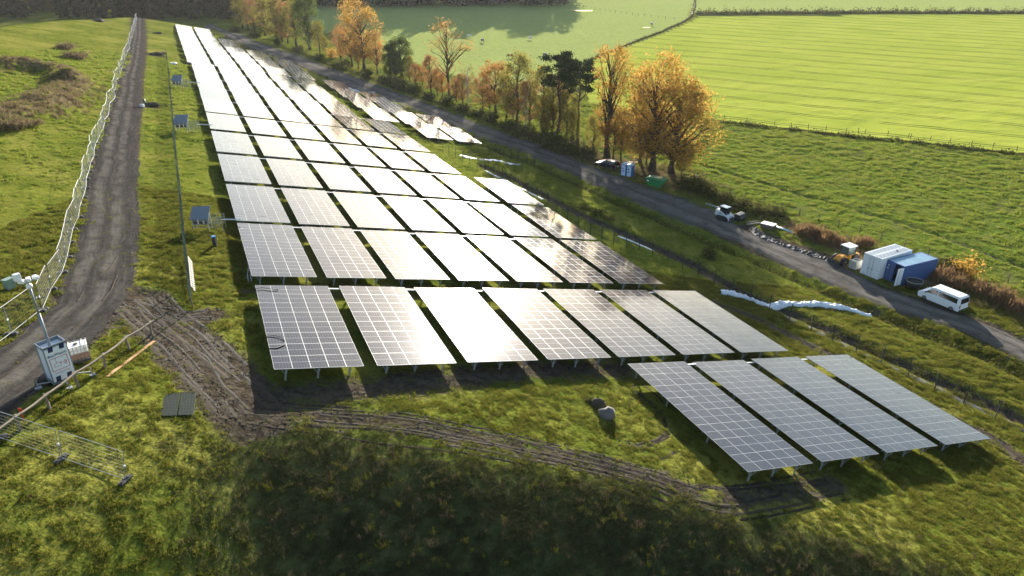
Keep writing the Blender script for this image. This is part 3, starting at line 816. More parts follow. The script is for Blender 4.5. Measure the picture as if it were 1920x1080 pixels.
def tree_proto(seed, H, R, kind):
    """returns (trunk mesh, crown mesh) of a tree H metres tall with crown radius R"""
    rg = np.random.default_rng(seed); rd = random.Random(seed)
    P = dict(
        oak=dict(clear=.18, nc=70, lv=95, sig=.145, top=.97, bark=M_BARK, leaf=L_GOLD, size=.42, tr=.030),
        rust=dict(clear=.16, nc=52, lv=85, sig=.14, top=.97, bark=M_BARK, leaf=L_RUST, size=.38, tr=.022),
        orange=dict(clear=.22, nc=50, lv=85, sig=.14, top=.97, bark=M_BARK, leaf=L_ORANGE, size=.38, tr=.022),
        olive=dict(clear=.2, nc=56, lv=90, sig=.15, top=.97, bark=M_BARK, leaf=L_OLIVE, size=.38, tr=.022),
        green=dict(clear=.12, nc=66, lv=120, sig=.15, top=.98, bark=M_BARK, leaf=L_GREEN, size=.40, tr=.026),
        poplar=dict(clear=.22, nc=60, lv=80, sig=.13, top=.98, bark=M_BARK, leaf=L_GOLD, size=.34, tr=.026),
        bare=dict(clear=.35, nc=44, lv=42, sig=.16, top=.98, bark=M_BARK, leaf=L_ORANGE, size=.34, tr=.020),
        birch=dict(clear=.3, nc=36, lv=40, sig=.16, top=.97, bark=M_BIRCH, leaf=L_OLIVE, size=.28, tr=.016),
        pine=dict(clear=.62, nc=26, lv=170, sig=.17, top=.96, bark=M_PINEBARK, leaf=L_PINE, size=.40, tr=.020),
    )[kind]
    mb = MB()
    r0 = H * P['tr']
    # trunk with a slight sway
    sway = [Vector((0, 0, -0.3))]
    nt = 8; dx, dy = rg.normal(0, .02 * H, 2)
    for i in range(1, nt + 1):
        f = i / nt
        sway.append(Vector((dx * f * f + rg.normal(0, .008 * H), dy * f * f + rg.normal(0, .008 * H), H * f * (0.92 if kind != 'oak' else 0.8))))
    rr = [r0 * (1.35 if i == 0 else (1 - 0.86 * (i / nt) ** 0.8)) for i in range(nt + 1)]
    mb.tube(sway, rr, 8)
    def trunk_at(z):
        for i in range(nt):
            if sway[i + 1].z >= z or i == nt - 1:
                f = (z - sway[i].z) / max(1e-6, sway[i + 1].z - sway[i].z); f = min(max(f, 0), 1)
                return sway[i].lerp(sway[i + 1], f), rr[i] * (1 - f) + rr[i + 1] * f
    C = []
    zc0 = H * P['clear']
    lob = rg.uniform(0.75, 1.15, 9)
    for k in range(P['nc']):
        f = rd.random() ** 0.85
        ph = rd.uniform(0, 2 * math.pi)
        if kind == 'poplar':
            prof = 0.25 + 0.75 * math.sin(math.pi * min(1, 0.15 + f * 0.8)) ** 0.7
            prof *= 0.55 + 0.5 * f
        elif kind == 'pine':
            prof = 0.35 + 0.75 * math.sin(math.pi * (0.2 + 0.7 * f))
        elif kind in ('birch', 'bare'):
            prof = 0.35 + 0.75 * math.sin(math.pi * (0.1 + 0.75 * f))
        else:
            prof = math.sin(math.pi * (0.16 + 0.78 * f)) ** 0.6
        prof *= lob[int(ph / (2 * math.pi) * 9) % 9]
        rad = R * prof * (0.45 + 0.55 * math.sqrt(rd.random()))
        z = zc0 + (H * P['top'] - zc0) * f
        c = Vector((rad * math.cos(ph), rad * math.sin(ph), z))
        zb = max(H * P['clear'] * 0.8, z - rad * (0.9 if kind != 'poplar' else 2.2) - H * 0.03)
        zb = min(zb, H * 0.78)
        q, rq = trunk_at(zb)
        c = c + Vector((q.x, q.y, 0)) * (0.6)
        rl = min(rq * 0.6, max(0.035, 0.020 * (c - q).length + 0.02))
        m1 = q.lerp(c, 0.4) + Vector((rg.normal(0, .25), rg.normal(0, .25), 0.10 * (c - q).length * (-0.3 if kind == 'pine' else .55)))
        m2 = q.lerp(c, 0.75) + Vector((rg.normal(0, .3), rg.normal(0, .3), 0.05 * (c - q).length))
        mb.tube([q, m1, m2, c], [rl, rl * .72, rl * .42, rl * .16], 5)
        for _ in range(2):
            e = c + Vector(rg.normal(0, R * P['sig'] * 1.1, 3)); mb.tube([m2, m2.lerp(e, .55) + Vector(rg.normal(0, .15, 3)), e], [rl * .34, rl * .2, .012], 4)
        sg = R * P['sig'] * rd.uniform(0.75, 1.35)
        n = int({'oak': 1.3, 'poplar': 1.2, 'green': 1.4, 'pine': 1.6}.get(kind, 0.85) * P['lv'] * rd.uniform(0.55, 1.4))
        pts = rg.normal(0, 1, (n, 3)) * np.array([sg, sg, sg * (0.5 if kind == 'pine' else 0.8)])
        C.append(pts + np.array(c))
    C = np.concatenate(C)
    C[:, 2] = np.maximum(C[:, 2], H * 0.06)
    return mb.mesh('trunk', P['bark'], True), quads_mesh('crown', C, P['size'] * 0.8, rg, P['leaf'])

PROTO = {
    'oak': [(tree_proto(101, 19, 7.0, 'oak'), 19), (tree_proto(102, 17, 6.2, 'oak'), 17)],
    'rust': [(tree_proto(111, 12, 3.6, 'rust'), 12), (tree_proto(112, 14, 4.2, 'rust'), 14)],
    'orange': [(tree_proto(121, 13, 3.6, 'orange'), 13), (tree_proto(122, 15, 4.4, 'orange'), 15)],
    'olive': [(tree_proto(131, 14, 3.3, 'olive'), 14), (tree_proto(132, 12, 3.2, 'olive'), 12)],
    'green': [(tree_proto(141, 18, 4.8, 'green'), 18), (tree_proto(142, 13, 3.6, 'green'), 13)],
    'poplar': [(tree_proto(151, 20, 4.4, 'poplar'), 20)],
    'bare': [(tree_proto(161, 19, 4.6, 'bare'), 19)],
    'birch': [(tree_proto(171, 12, 2.2, 'birch'), 12)],
    'pine': [(tree_proto(181, 18, 3.0, 'pine'), 18), (tree_proto(182, 16, 2.6, 'pine'), 16)],
}
_tk = 0
def tree_height(u, v, vt):
    p = at(u, v)
    d = p.y * CP + (CAM_H - p.z) * SP
    yb, yt = (540 - v) / FPX, (540 - vt) / FPX
    return (yt - yb) * d / (CP + SP * yt)
def tree(name, kind, u, v, vt, label, k=0, wide=1.0, group='trees between the road and the fields'):
    global _tk
    _tk += 1
    (tm, cm), H = PROTO[kind][k % len(PROTO[kind])]
    p = onb(u, v); s = tree_height(u, v, vt) / H
    r = thing(name, label, 'tree', p, random.uniform(0, 6.28), group)
    r.scale = (s * wide, s * wide, s)
    link('trunk', tm, r); link('crown', cm, r)
    return r
TREES = [
    ('oak_tree', 'oak', 1222, 320, 98, 'large golden orange oak with broad crown behind the green skip', 0, 1.0),
    ('oak_tree', 'oak', 1259, 326, 152, 'leaning golden oak at the right end of the tree line', 1, 1.15),
    ('oak_tree', 'oak', 1200, 306, 165, 'smaller golden oak behind the portable toilets', 1, 0.8),
    ('poplar_tree', 'poplar', 1138, 296, 82, 'tall upright poplar with golden leaves behind the dark car', 0, 1.0),
    ('young_tree', 'olive', 1164, 299, 205, 'slim olive tree between the poplar and the golden oaks', 1, 0.9),
    ('pine_tree', 'pine', 1047, 272, 88, 'taller of the two dark green pines with bare trunks', 0, 1.0),
    ('pine_tree', 'pine', 1083, 272, 106, 'lower right one of the two dark green pines', 1, 1.0),
    ('leafy_tree', 'olive', 1062, 268, 165, 'olive yellow tree filling the gap between the two pines', 0, 1.0),
    ('leafy_tree', 'olive', 1035, 258, 150, 'olive yellow tree immediately left of the taller pine', 1, 1.1),
    ('leafy_tree', 'olive', 1018, 246, 122, 'yellow brown tree two trunks left of the taller pine', 0, 0.9),
    ('leafy_tree', 'olive', 970, 232, 98, 'tall yellow green tree beside the two pines', 0, 1.0),
    ('leafy_tree', 'rust', 993, 238, 150, 'low rust coloured tree beside the tall yellow green tree', 0, 1.0),
    ('birch_tree', 'birch', 986, 238, 150, 'thin white trunked birch left of the pines', 0, 0.9),
    ('orange_tree', 'orange', 930, 212, 112, 'orange leaved tree in the middle of the tree line', 0, 1.25),
    ('orange_tree', 'rust', 905, 206, 140, 'rust brown tree left of the orange leaved tree', 1, 1.1),
    ('leafy_tree', 'olive', 950, 220, 140, 'yellow brown tree right of the orange leaved tree', 1, 0.9),
    ('birch_tree', 'birch', 877, 200, 118, 'white trunked birch right of the tall half bare tree', 0, 1.0),
    ('rust_tree', 'rust', 868, 196, 138, 'low rust brown tree under the tall half bare tree', 0, 1.1),
    ('half_bare_tree', 'bare', 842, 188, 38, 'tall half bare orange tree with visible branches', 0, 1.05),
    ('orange_tree', 'orange', 830, 182, 132, 'small orange tree at the foot of the half bare tree', 0, 1.0),
    ('orange_tree', 'rust', 808, 174, 102, 'slender orange tree left of the half bare tree', 0, 0.85),
    ('orange_tree', 'orange', 792, 160, 122, 'low orange tree at the edge of the cow meadow', 0, 1.1),
    ('green_tree', 'green', 753, 144, 66, 'dark green tree left of the cow meadow gap', 1, 1.0),
    ('green_tree', 'green', 733, 146, 78, 'narrow dark green tree beside the big orange oak', 1, 0.75),
    ('orange_tree', 'orange', 708, 138, 62, 'orange brown tree right of the big orange oak', 1, 0.85),
    ('orange_oak', 'oak', 683, 130, -2, 'big orange oak with rounded crown above the far tables', 0, 0.82),
    ('orange_tree', 'orange', 660, 124, 30, 'orange tree left of the big orange oak', 1, 1.0),
    ('orange_tree', 'rust', 640, 116, 50, 'rust brown tree two trunks left of the big orange oak', 1, 1.0),
    ('yellow_bush_tree', 'olive', 612, 100, 70, 'small yellow tree between green tree and orange oak', 1, 1.0),
    ('green_tree', 'green', 581, 92, -10, 'tall dark green tree left of the orange oaks', 0, 1.05),
    ('leafy_tree', 'olive', 556, 86, 0, 'olive brown tree left of the tall green tree', 0, 1.2),
    ('leafy_tree', 'rust', 540, 80, 2, 'rust brown tree two trunks left of the tall green tree', 1, 1.0),
    ('leafy_tree', 'olive', 520, 74, -2, 'olive tree in the far left stretch of the tree line', 1, 1.2),
    ('leafy_tree', 'olive', 498, 66, -4, 'brown olive tree beside the far end of the gravel road', 0, 1.2),
    ('leafy_tree', 'rust', 478, 60, -4, 'rust tree near the far end of the gravel road', 1, 1.1),
    ('leafy_tree', 'olive', 455, 54, -5, 'leftmost olive tree before the dark wood', 1, 1.2),
]
UNDER = [(1112, 291, 215, 'olive'), (1128, 294, 225, 'rust'), (1150, 299, 215, 'orange'), (1178, 304, 220, 'olive'), (1212, 312, 232, 'orange'), (1238, 322, 240, 'rust'), (1278, 332, 262, 'olive'), (1098, 284, 200, 'olive'),
         (1072, 277, 205, 'olive'), (1052, 270, 195, 'rust'), (1026, 256, 185, 'olive'), (1004, 246, 180, 'olive'), (962, 226, 165, 'rust'), (942, 218, 160, 'orange'), (918, 209, 158, 'rust'), (892, 203, 150, 'olive'),
         (856, 192, 146, 'rust'), (820, 178, 135, 'orange'), (780, 160, 118, 'rust'), (768, 152, 105, 'olive'), (742, 148, 95, 'green'), (722, 143, 92, 'olive'), (696, 136, 84, 'rust'), (672, 129, 70, 'orange'), (650, 121, 62, 'olive'),
         (628, 112, 52, 'rust'), (600, 99, 40, 'olive'), (570, 91, 30, 'olive'), (548, 84, 22, 'rust'), (530, 78, 15, 'olive'), (508, 71, 8, 'olive'), (488, 64, 0, 'rust'), (466, 58, -5, 'olive'), (445, 50, -12, 'olive'), (430, 46, -16, 'rust')]
for i, (u, v, vt, kd) in enumerate(UNDER[0:8:2] + UNDER[8:16:2] + UNDER[16:20] + UNDER[20::3]):
    tree('understorey_tree', kd, u, v, vt, 'low %s understorey tree, %s from the right end of the tree line' % ({'olive': 'olive', 'rust': 'rust brown', 'orange': 'orange', 'green': 'green'}[kd], ordinal(i)), i, .95, 'understorey of the tree line')
for nm, kd, u, v, vt, lb, k, w in TREES:
    tree(nm, kd, u, v, vt, lb, k, w)

# far woods: read as one mass
def wood(name, spots, hlo, hhi, n, size, mat, label, seed):
    rg = np.random.default_rng(seed); C = []
    for (x, y) in spots:
        z = gz(x, y); H = rg.uniform(hlo, hhi); R = H * rg.uniform(.2, .3)
        f = rg.random(n); ph = rg.uniform(0, 6.283, n)
        rad = R * np.sin(np.pi * (0.12 + 0.8 * f)) ** .6 * np.sqrt(rg.random(n)) * (1 + 0.25 * np.sin(3 * ph + rg.uniform(0, 6)))
        C.append(np.stack([x + rad * np.cos(ph), y + rad * np.sin(ph), z + H * (0.04 + .96 * f)], -1))
    o = link(name, quads_mesh(name, np.concatenate(C), size, rg, mat))
    return tag(o, label, 'wood', kind='stuff')
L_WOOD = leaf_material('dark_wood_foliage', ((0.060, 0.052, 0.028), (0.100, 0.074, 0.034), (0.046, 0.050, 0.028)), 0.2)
rgw = np.random.default_rng(77)
spots = []
for (u0, u1, yy0, yy1, n) in ((-420, 440, 385, 470, 200),):
    for k in range(n):
        u = rgw.uniform(u0, u1); y = rgw.uniform(yy0, yy1)
        x = (u - 960) / FPX * (y * CP + 30 * SP)
        spots.append((x, y))
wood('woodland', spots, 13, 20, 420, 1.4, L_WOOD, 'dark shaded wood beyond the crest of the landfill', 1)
spots2 = []
for k in range(170):
    f = rgw.random(); u = 420 + f * 650 + rgw.normal(0, 10)
    y = rgw.uniform(452, 540) + 0
    spots2.append(((u - 960) / FPX * (y * CP + 30 * SP), y))
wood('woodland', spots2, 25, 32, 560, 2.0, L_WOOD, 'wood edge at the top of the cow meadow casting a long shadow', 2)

# shrubs, reeds and tussock things along the tree line and road verge
def shrub_mesh(seed, R, H, n, size, mat, upright=0.0):
    rg = np.random.default_rng(seed); C = []
    nc = 14
    for k in range(nc):
        ph = rg.uniform(0, 6.28); rad = R * math.sqrt(rg.random()) * 0.75
        c = np.array([rad * math.cos(ph), rad * math.sin(ph), H * rg.uniform(.15, .75)])
        C.append(c + rg.normal(0, 1, (n // nc, 3)) * np.array([R * .25, R * .25, H * .2]))
    C = np.concatenate(C); C[:, 2] = np.abs(C[:, 2])
    m = quads_mesh('foliage', C, size, rg, mat, 0.6 if not upright else 0.16, upright)
    return m
def stem_mesh(seed, R, H, n=9):
    rd = random.Random(seed); mb = MB()
    for k in range(n):
        ph = rd.uniform(0, 6.28); e = R * rd.uniform(.2, .8)
        mb.tube([(0.1 * math.cos(ph), 0.1 * math.sin(ph), -0.1), (e * .4 * math.cos(ph), e * .4 * math.sin(ph), H * .45), (e * math.cos(ph), e * math.sin(ph), H * .85)], [.03, .02, .008], 4)
    return mb.mesh('stems', M_BARK)
SHR = {'brush': [shrub_mesh(s, 1.3, 1.3, 620, .26, L_BRUSH) for s in (1, 2, 3)], 'reed': [shrub_mesh(s, 1.2, 1.3, 900, .55, L_REED, 2.5) for s in (4, 5)],
       'yellow': [shrub_mesh(6, 1.5, 2.2, 900, .24, L_GOLD)], 'dead': [shrub_mesh(s, 1.3, .9, 700, .45, L_DEAD, 1.5) for s in (7, 8)]}
STEM = [stem_mesh(s, 1.2, 1.2) for s in (1, 2)]
def shrub(kind, u, v, s, label, name='shrub', group=None, flat=1.0):
    p = onb(u, v, -0.05)
    r = thing(name, label, 'shrub', p, random.uniform(0, 6.28), group)
    r.scale = (s, s, s * flat)
    link('foliage', random.choice(SHR[kind]), r); link('stems', random.choice(STEM), r)
    return r
for i, (u, v, s) in enumerate(((1508, 438, 1.1), (1525, 444, 1.3), (1544, 452, 1.2), (1560, 457, 1.3), (1577, 460, .9), (1620, 462, 1.1), (1745, 517, 1.0), (1765, 526, 1.3), (1785, 535, 1.2), (1838, 552, 1.1),
                               (1862, 560, 1.3), (1885, 568, 1.1), (1905, 580, 1.2))):
    lab = ['orange brown dry reed clump left of the yellow loader', 'dry reed clump behind the blue container', 'dry brown reed clump right of the white van'][0 if i < 5 else (1 if i < 6 else 2)]
    shrub('reed', u, v, s, 'dry reed clump, %s from the left along the road verge' % ORD[i], 'reed_clump', 'dry reeds on the road verge')
shrub('yellow', 1810, 520, 1.25, 'yellow leaved bush behind the white van', 'yellow_bush')
shrub('yellow', 622, 108, 1.6, 'bright yellow bush below the orange oaks', 'yellow_bush')
shrub('brush', 1462, 404, 1.1, 'bare greyish bush behind the white box by the road', 'bare_bush')
for i, (u, v, s) in enumerate(((640, 128, 2.2), (690, 145, 1.8), (725, 158, 2.0), (750, 166, 2.4), (775, 172, 2.0), (805, 186, 1.6), (838, 196, 1.8), (870, 208, 1.5), (895, 216, 1.4), (925, 228, 1.6),
                               (960, 244, 2.0), (985, 256, 2.2), (1010, 264, 2.0), (1035, 276, 2.2), (1060, 284, 2.4), (1085, 290, 2.0), (1105, 292, 1.6), (1290, 350, 1.6), (1310, 358, 1.8), (1330, 366, 1.5),
                               (1360, 376, 1.3), (1390, 388, 1.4), (1420, 398, 1.2), (1445, 402, 1.2), (1650, 482, 1.0), (1765, 505, 1.2), (1790, 515, 1.2), (600, 112, 1.8), (560, 96, 1.8), (520, 84, 1.6), (480, 70, 1.8), (440, 60, 2.0))):
    shrub('brush', u, v, s, 'dark green bramble clump, %s from the right along the tree line' % ordinal(i), 'bramble_bush', 'brambles under the tree line')
for i, (u, v, s) in enumerate(((124, 92, 2.0), (143, 109, 2.2))):
    shrub('dead', u, v, s, ['upper grey brown bush in the left meadow', 'lower grey brown bush in the left meadow'][i], 'dead_bush', flat=0.8)
shrub('brush', 1332, 482, .9, 'single dark green bush on the grass slope above the gravel road', 'round_bush')
for i, (u, v, s) in enumerate(((1095, 392, 1.0), (1120, 404, 1.1), (1140, 414, .8), (1520, 605, .7), (1560, 632, .6), (1625, 655, .8), (1660, 668, .7), (1720, 700, .7), (1800, 742, .7), (1835, 757, .6))):
    shrub('brush', u, v, s, 'low weed clump on the ditch edge, %s from the left' % ORD[i], 'weed_clump', 'weeds along the drainage ditch', .6)
shrub('brush', 606, 930, .35, 'small bright yellow green weed on the shaded bank', 'weed_clump')
shrub('brush', 1104, 752, .3, 'small yellow green weed beside the boulders', 'weed_clump')

# ------------------------------------------------------------------ grass: instanced clumps, nobody could count them
def clump(seed, n, h, spread, mat, w=0.02):
    rd = random.Random(seed); mb = MB()
    for k in range(n):
        ph = rd.uniform(0, 6.28); r = spread * math.sqrt(rd.random()); x, y = r * math.cos(ph), r * math.sin(ph)
        hh = h * rd.uniform(.55, 1.2); th = rd.uniform(0, 6.28); bx, by = rd.gauss(0, .35) * hh, rd.gauss(0, .35) * hh
        wx, wy = w * math.cos(th), w * math.sin(th)
        mb.add([(x - wx, y - wy, -.02), (x + wx, y + wy, -.02), (x + bx * .5 + wx * .7, y + by * .5 + wy * .7, hh * .6), (x + bx, y + by, hh)], [(0, 1, 2, 3)])
    me_ = mb.mesh('clump', mat)
    return bpy.data.objects.new('clump', me_)
def grass_mat(name, a, b, c, tr=0.4):
    t = NT(name)
    r = t.n('ShaderNodeObjectInfo').outputs['Random']
    k = t.mix(t.ramp(r, 0, .5), a, b); k = t.mix(t.ramp(r, .55, 1), k, c)
    d = t.n('ShaderNodeBsdfDiffuse'); t.l(k, d.inputs['Color']); q = t.n('ShaderNodeBsdfTranslucent'); t.l(k, q.inputs['Color'])
    m = t.n('ShaderNodeMixShader'); m.inputs[0].default_value = tr; t.l(d.outputs[0], m.inputs[1]); t.l(q.outputs[0], m.inputs[2])
    return t.surface(m.outputs[0])
GM = grass_mat('short_grass', (0.074, 0.098, 0.014), (0.134, 0.142, 0.021), (0.205, 0.172, 0.042), .5)
GB = grass_mat('shade_toned_bank_grass', (0.055, 0.068, 0.028), (0.085, 0.088, 0.040), (0.115, 0.100, 0.052), .3)  # rank grass with the shade of the bank toned into its colour
GP = grass_mat('pasture_grass', (0.108, 0.152, 0.020), (0.175, 0.212, 0.030), (0.215, 0.210, 0.046), .5)
def make_coll(name, objs):
    c = bpy.data.collections.new(name)
    for o in objs: c.objects.link(o)
    return c
COLL_S = make_coll('short_clumps', [clump(s, 15, .10, .15, GM, .012) for s in range(5)])
COLL_B = make_coll('bank_clumps', [clump(20 + s, 18, .11, .20, GB, .012) for s in range(5)])
COLL_P = make_coll('pasture_clumps', [clump(40 + s, 16, .20, .32, GP, .03) for s in range(4)])
COLL_D = make_coll('dead_clumps', [clump(60 + s, 18, .55, .4, L_DEAD, .03) for s in range(3)])

def scatter(name, pts, scl, coll, label):
    n = len(pts)
    m = bpy.data.meshes.new(name); m.vertices.add(n); m.vertices.foreach_set('co', pts.ravel())
    a1 = m.attributes.new('scl', 'FLOAT', 'POINT'); a1.data.foreach_set('value', scl.astype(np.float32))
    rot = np.zeros((n, 3), np.float32); rot[:, 2] = RNG.uniform(0, 6.283, n)
    a2 = m.attributes.new('rot', 'FLOAT_VECTOR', 'POINT'); a2.data.foreach_set('vector', rot.ravel())
    o = link(name, m)
    g = bpy.data.node_groups.new(name + '_nodes', 'GeometryNodeTree')
    g.interface.new_socket(name='Geometry', in_out='INPUT', socket_type='NodeSocketGeometry')
    g.interface.new_socket(name='Geometry', in_out='OUTPUT', socket_type='NodeSocketGeometry')
    i_ = g.nodes.new('NodeGroupInput'); o_ = g.nodes.new('NodeGroupOutput')
    ip = g.nodes.new('GeometryNodeInstanceOnPoints'); ci = g.nodes.new('GeometryNodeCollectionInfo')
    ci.inputs['Collection'].default_value = coll; ci.inputs['Separate Children'].default_value = True; ci.inputs['Reset Children'].default_value = True
    ns = g.nodes.new('GeometryNodeInputNamedAttribute'); ns.data_type = 'FLOAT'; ns.inputs['Name'].default_value = 'scl'
    nr = g.nodes.new('GeometryNodeInputNamedAttribute'); nr.data_type = 'FLOAT_VECTOR'; nr.inputs['Name'].default_value = 'rot'
    g.links.new(i_.outputs[0], ip.inputs['Points']); g.links.new(ci.outputs[0], ip.inputs['Instance'])
    ip.inputs['Pick Instance'].default_value = True
    g.links.new(ns.outputs[0], ip.inputs['Scale']); g.links.new(nr.outputs[0], ip.inputs['Rotation'])
    g.links.new(ip.outputs[0], o_.inputs[0])
    md = o.modifiers.new('scatter', 'NODES'); md.node_group = g
    return tag(o, label, 'grass', kind='stuff')

def view_ok(x, y, z, m=40):
    d = y * CP - (z - CAM_H) * SP
    u = 960 + FPX * x / d; v = 540 - FPX * ((z - CAM_H) * CP + y * SP) / d
    return (d > 1) & (u > -m) & (u < 1920 + m) & (v > -m) & (v < 1080 + m)
def tuft(x, y):
    s_ = 0.6 * vnoise(x, y, .55, 31.0) + 0.4 * vnoise(x, y, .28, 57.0)
    return 1 / (1 + np.exp(-14.0 * (s_ - 0.5)))
def clumpy(x, y):
    return np.clip(1.6 * (0.5 * vnoise(x, y, 2.2, 3.0) + 0.5 * vnoise(x, y, 5.5, 9.0)) - 0.3, 0, 1)
from_grid = None
def grid_val(arr, x, y):
    i = np.clip(np.searchsorted(GX, x) - 1, 0, nx - 1); j = np.clip(np.searchsorted(GY, y) - 1, 0, ny - 1)
    return arr.reshape(ny, nx)[j, i]
NO_GRASS = [(335, 768, 0.9), (338, 748, 0.9), (330, 758, 0.9)]
TAB_RECT = [(32.6, 58.5, 25.5, 39.7), (5.6, 51.7, 40.9, 55.1), (5.5, 42.5, 57, 150), (43, 48.9, 57, 102)]
def sample(n, x0, x1, y0, y1):
    x = RNG.uniform(x0, x1, n); y = RNG.uniform(y0, y1, n)
    z = height(x, y)
    k = view_ok(x, y, z); x, y, z = x[k], y[k], z[k]
    a = AX[0] * x + AX[1] * y + AX[2] * (z - CAM_H); b = AY[0] * x + AY[1] * y + AY[2] * (z - CAM_H)
    ok = np.ones(len(x), bool)
    for a0, a1, b0, b1 in TAB_RECT: ok &= ~((a > a0) & (a < a1) & (b > b0 + 1) & (b < b1))
    for (u_, v_, r_) in NO_GRASS:
        p_ = at(u_, v_); ok &= (x - p_.x) ** 2 + (y - p_.y) ** 2 > r_ * r_
    return x[ok], y[ok], z[ok], a[ok], b[ok]
# near slope
x, y, z, a, b = sample(900000, -45, 62, 14, 76)
so = grid_val(soil, x, y); ban = grid_val(bank, x, y)
tf = tuft(x, y); keep = (RNG.random(len(x)) > np.clip((so - 0.18) * 2.2, 0, 0.985)) & (RNG.random(len(x)) < (0.12 + 0.88 * tf) * (0.55 + 0.45 * clumpy(x, y)))
kb = keep & (RNG.random(len(x)) < ban)
ks = keep & ~kb
D = np.hypot(x, y)
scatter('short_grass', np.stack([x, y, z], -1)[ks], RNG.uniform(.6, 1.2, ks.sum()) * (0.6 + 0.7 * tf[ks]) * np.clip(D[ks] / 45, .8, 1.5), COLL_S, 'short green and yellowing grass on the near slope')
scatter('bank_grass', np.stack([x, y, z], -1)[kb], RNG.uniform(.5, 1.4, kb.sum()), COLL_B, 'rank grass on the shaded foreground bank, shade also toned into its colour')
# mid distance: slope beyond the fence, ditch, pasture on the right, meadow on the left
x, y, z, a, b = sample(340000, -110, 115, 60, 190)
so = grid_val(soil, x, y); pa = grid_val(past, x, y); li = grid_val(lime, x, y); dr = grid_val(dry, x, y)
keep = (RNG.random(len(x)) > np.clip((so - 0.15) * 2.5, 0, 1)) & (li < .5) & (RNG.random(len(x)) < (0.15 + 0.85 * tuft(x * .45, y * .45)) * (.4 + .6 * clumpy(x * .5, y * .5)))
kd = keep & (RNG.random(len(x)) < dr * .8)
ke = keep & ~kd
scatter('pasture_grass', np.stack([x, y, z], -1)[ke], RNG.uniform(.4, 1.2, ke.sum()) * (.5 + .9 * tuft(x[ke] * .45, y[ke] * .45)) * np.clip(np.hypot(x, y)[ke] / 120, .7, 1.3), COLL_P, 'green tufted grass of pasture and slopes in the middle distance')
scatter('dead_grass', np.stack([x, y, z], -1)[kd], RNG.uniform(.4, 1.1, kd.sum()), COLL_D, 'dry brown grass on the earth mounds and verges')

# soil clods on the bare earth, straw stems and weeds on the bank
clods = []
for s_ in range(4):
    mb = MB(); mb.blob((0, 0, 0), (.07, .06, .05), 0, 70 + s_, 6, 4, .3, -.4); clods.append(bpy.data.objects.new('clod', mb.mesh('clod', paint('soil_clod', (0.090, 0.075, 0.056), .95, 0, .5, 3.0, spec=.05))))
COLL_C = make_coll('clods', clods)
x, y, z, a, b = sample(420000, -45, 62, 14, 76)
so = grid_val(soil, x, y) + 0.25 * (vnoise(x, y, 1.1, 5) - .5)
k = (RNG.random(len(x)) < np.clip((so - .35) * .45, 0, .22)) & (grid_val(soil, x, y) < 1.12)
scatter('soil_clods', np.stack([x, y, z], -1)[k], RNG.uniform(.35, 1.2, k.sum()) ** 1.3, COLL_C, 'crumbly brown soil clods on the churned ground')
def stalk(seed, n, h, mat):
    rd = random.Random(seed); mb = MB()
    for i in range(n):
        ph = rd.uniform(0, 6.28); r = .18 * rd.random(); bx, by = rd.gauss(0, .12), rd.gauss(0, .12); hh = h * rd.uniform(.6, 1.1)
        x0, y0 = r * math.cos(ph), r * math.sin(ph)
        mb.tube([(x0, y0, 0), (x0 + bx * .4, y0 + by * .4, hh * .6), (x0 + bx, y0 + by, hh)], [.010, .008, .005], 3)
        for j in range(5):
            f = rd.uniform(.5, 1.0); cx, cy, cz = x0 + bx * f, y0 + by * f, hh * f; q = .05
            t1, t2 = rd.uniform(0, 6.28), rd.uniform(-.5, 1.0)
            mb.add([(cx, cy, cz), (cx + q * math.cos(t1), cy + q * math.sin(t1), cz + q * t2), (cx + q * 1.8 * math.cos(t1 + .3), cy + q * 1.8 * math.sin(t1 + .3), cz + q * t2 * 1.6)], [(0, 1, 2)])
    return bpy.data.objects.new('stalk', mb.mesh('stalk', mat))
COLL_W = make_coll('weeds', [stalk(s_, 7, .55, L_DEAD) for s_ in range(3)] + [stalk(9 + s_, 8, .45, leaf_material('yellow_green_weed%d' % s_, ((0.20, 0.20, 0.03), (0.26, 0.24, 0.04), (0.16, 0.17, 0.03)), .5)) for s_ in range(2)])
x, y, z, a, b = sample(60000, -45, 62, 14, 60)
k = RNG.random(len(x)) < np.where(grid_val(bank, x, y) > .4, .22, .03) * np.clip(1.8 * vnoise(x, y, 3.0, 21) - .35, 0, 1) * (grid_val(soil, x, y) < .2)
scatter('tall_weeds', np.stack([x, y, z], -1)[k], RNG.uniform(.5, 1.1, k.sum()), COLL_W, 'scattered straw stems and yellow weeds on the near bank')
# ------------------------------------------------------------------ fences
M_GALV = paint('galvanised_tube', (0.27, 0.28, 0.28), 0.6, 0.15, 0.1, 5.0)
M_WIRE = paint('galvanised_wire', (0.30, 0.31, 0.30), 0.6, 0.2, 0.1, 5.0)
M_CONC = paint('black_recycled_foot', (0.060, 0.060, 0.058), 0.85, 0, 0.25, 4.0)
M_GREENSTEEL = paint('green_coated_steel', (0.030, 0.070, 0.045), 0.5, 0.1, 0.15)
M_DARKSTEEL = paint('dark_steel_post', (0.028, 0.032, 0.032), 0.7, 0.1, 0.2)
M_WOOD = paint('weathered_timber', (0.20, 0.165, 0.125), 0.85, 0, 0.25, 3.0, dirt=0.3, spec=0.15)
M_POSTWOOD = paint('grey_brown_post', (0.13, 0.10, 0.075), 0.9, 0, 0.3, 3.0, spec=0.1)
M_PLANK = paint('fresh_orange_plank', (0.46, 0.255, 0.120), 0.75, 0, 0.15, 2.0, spec=0.2)

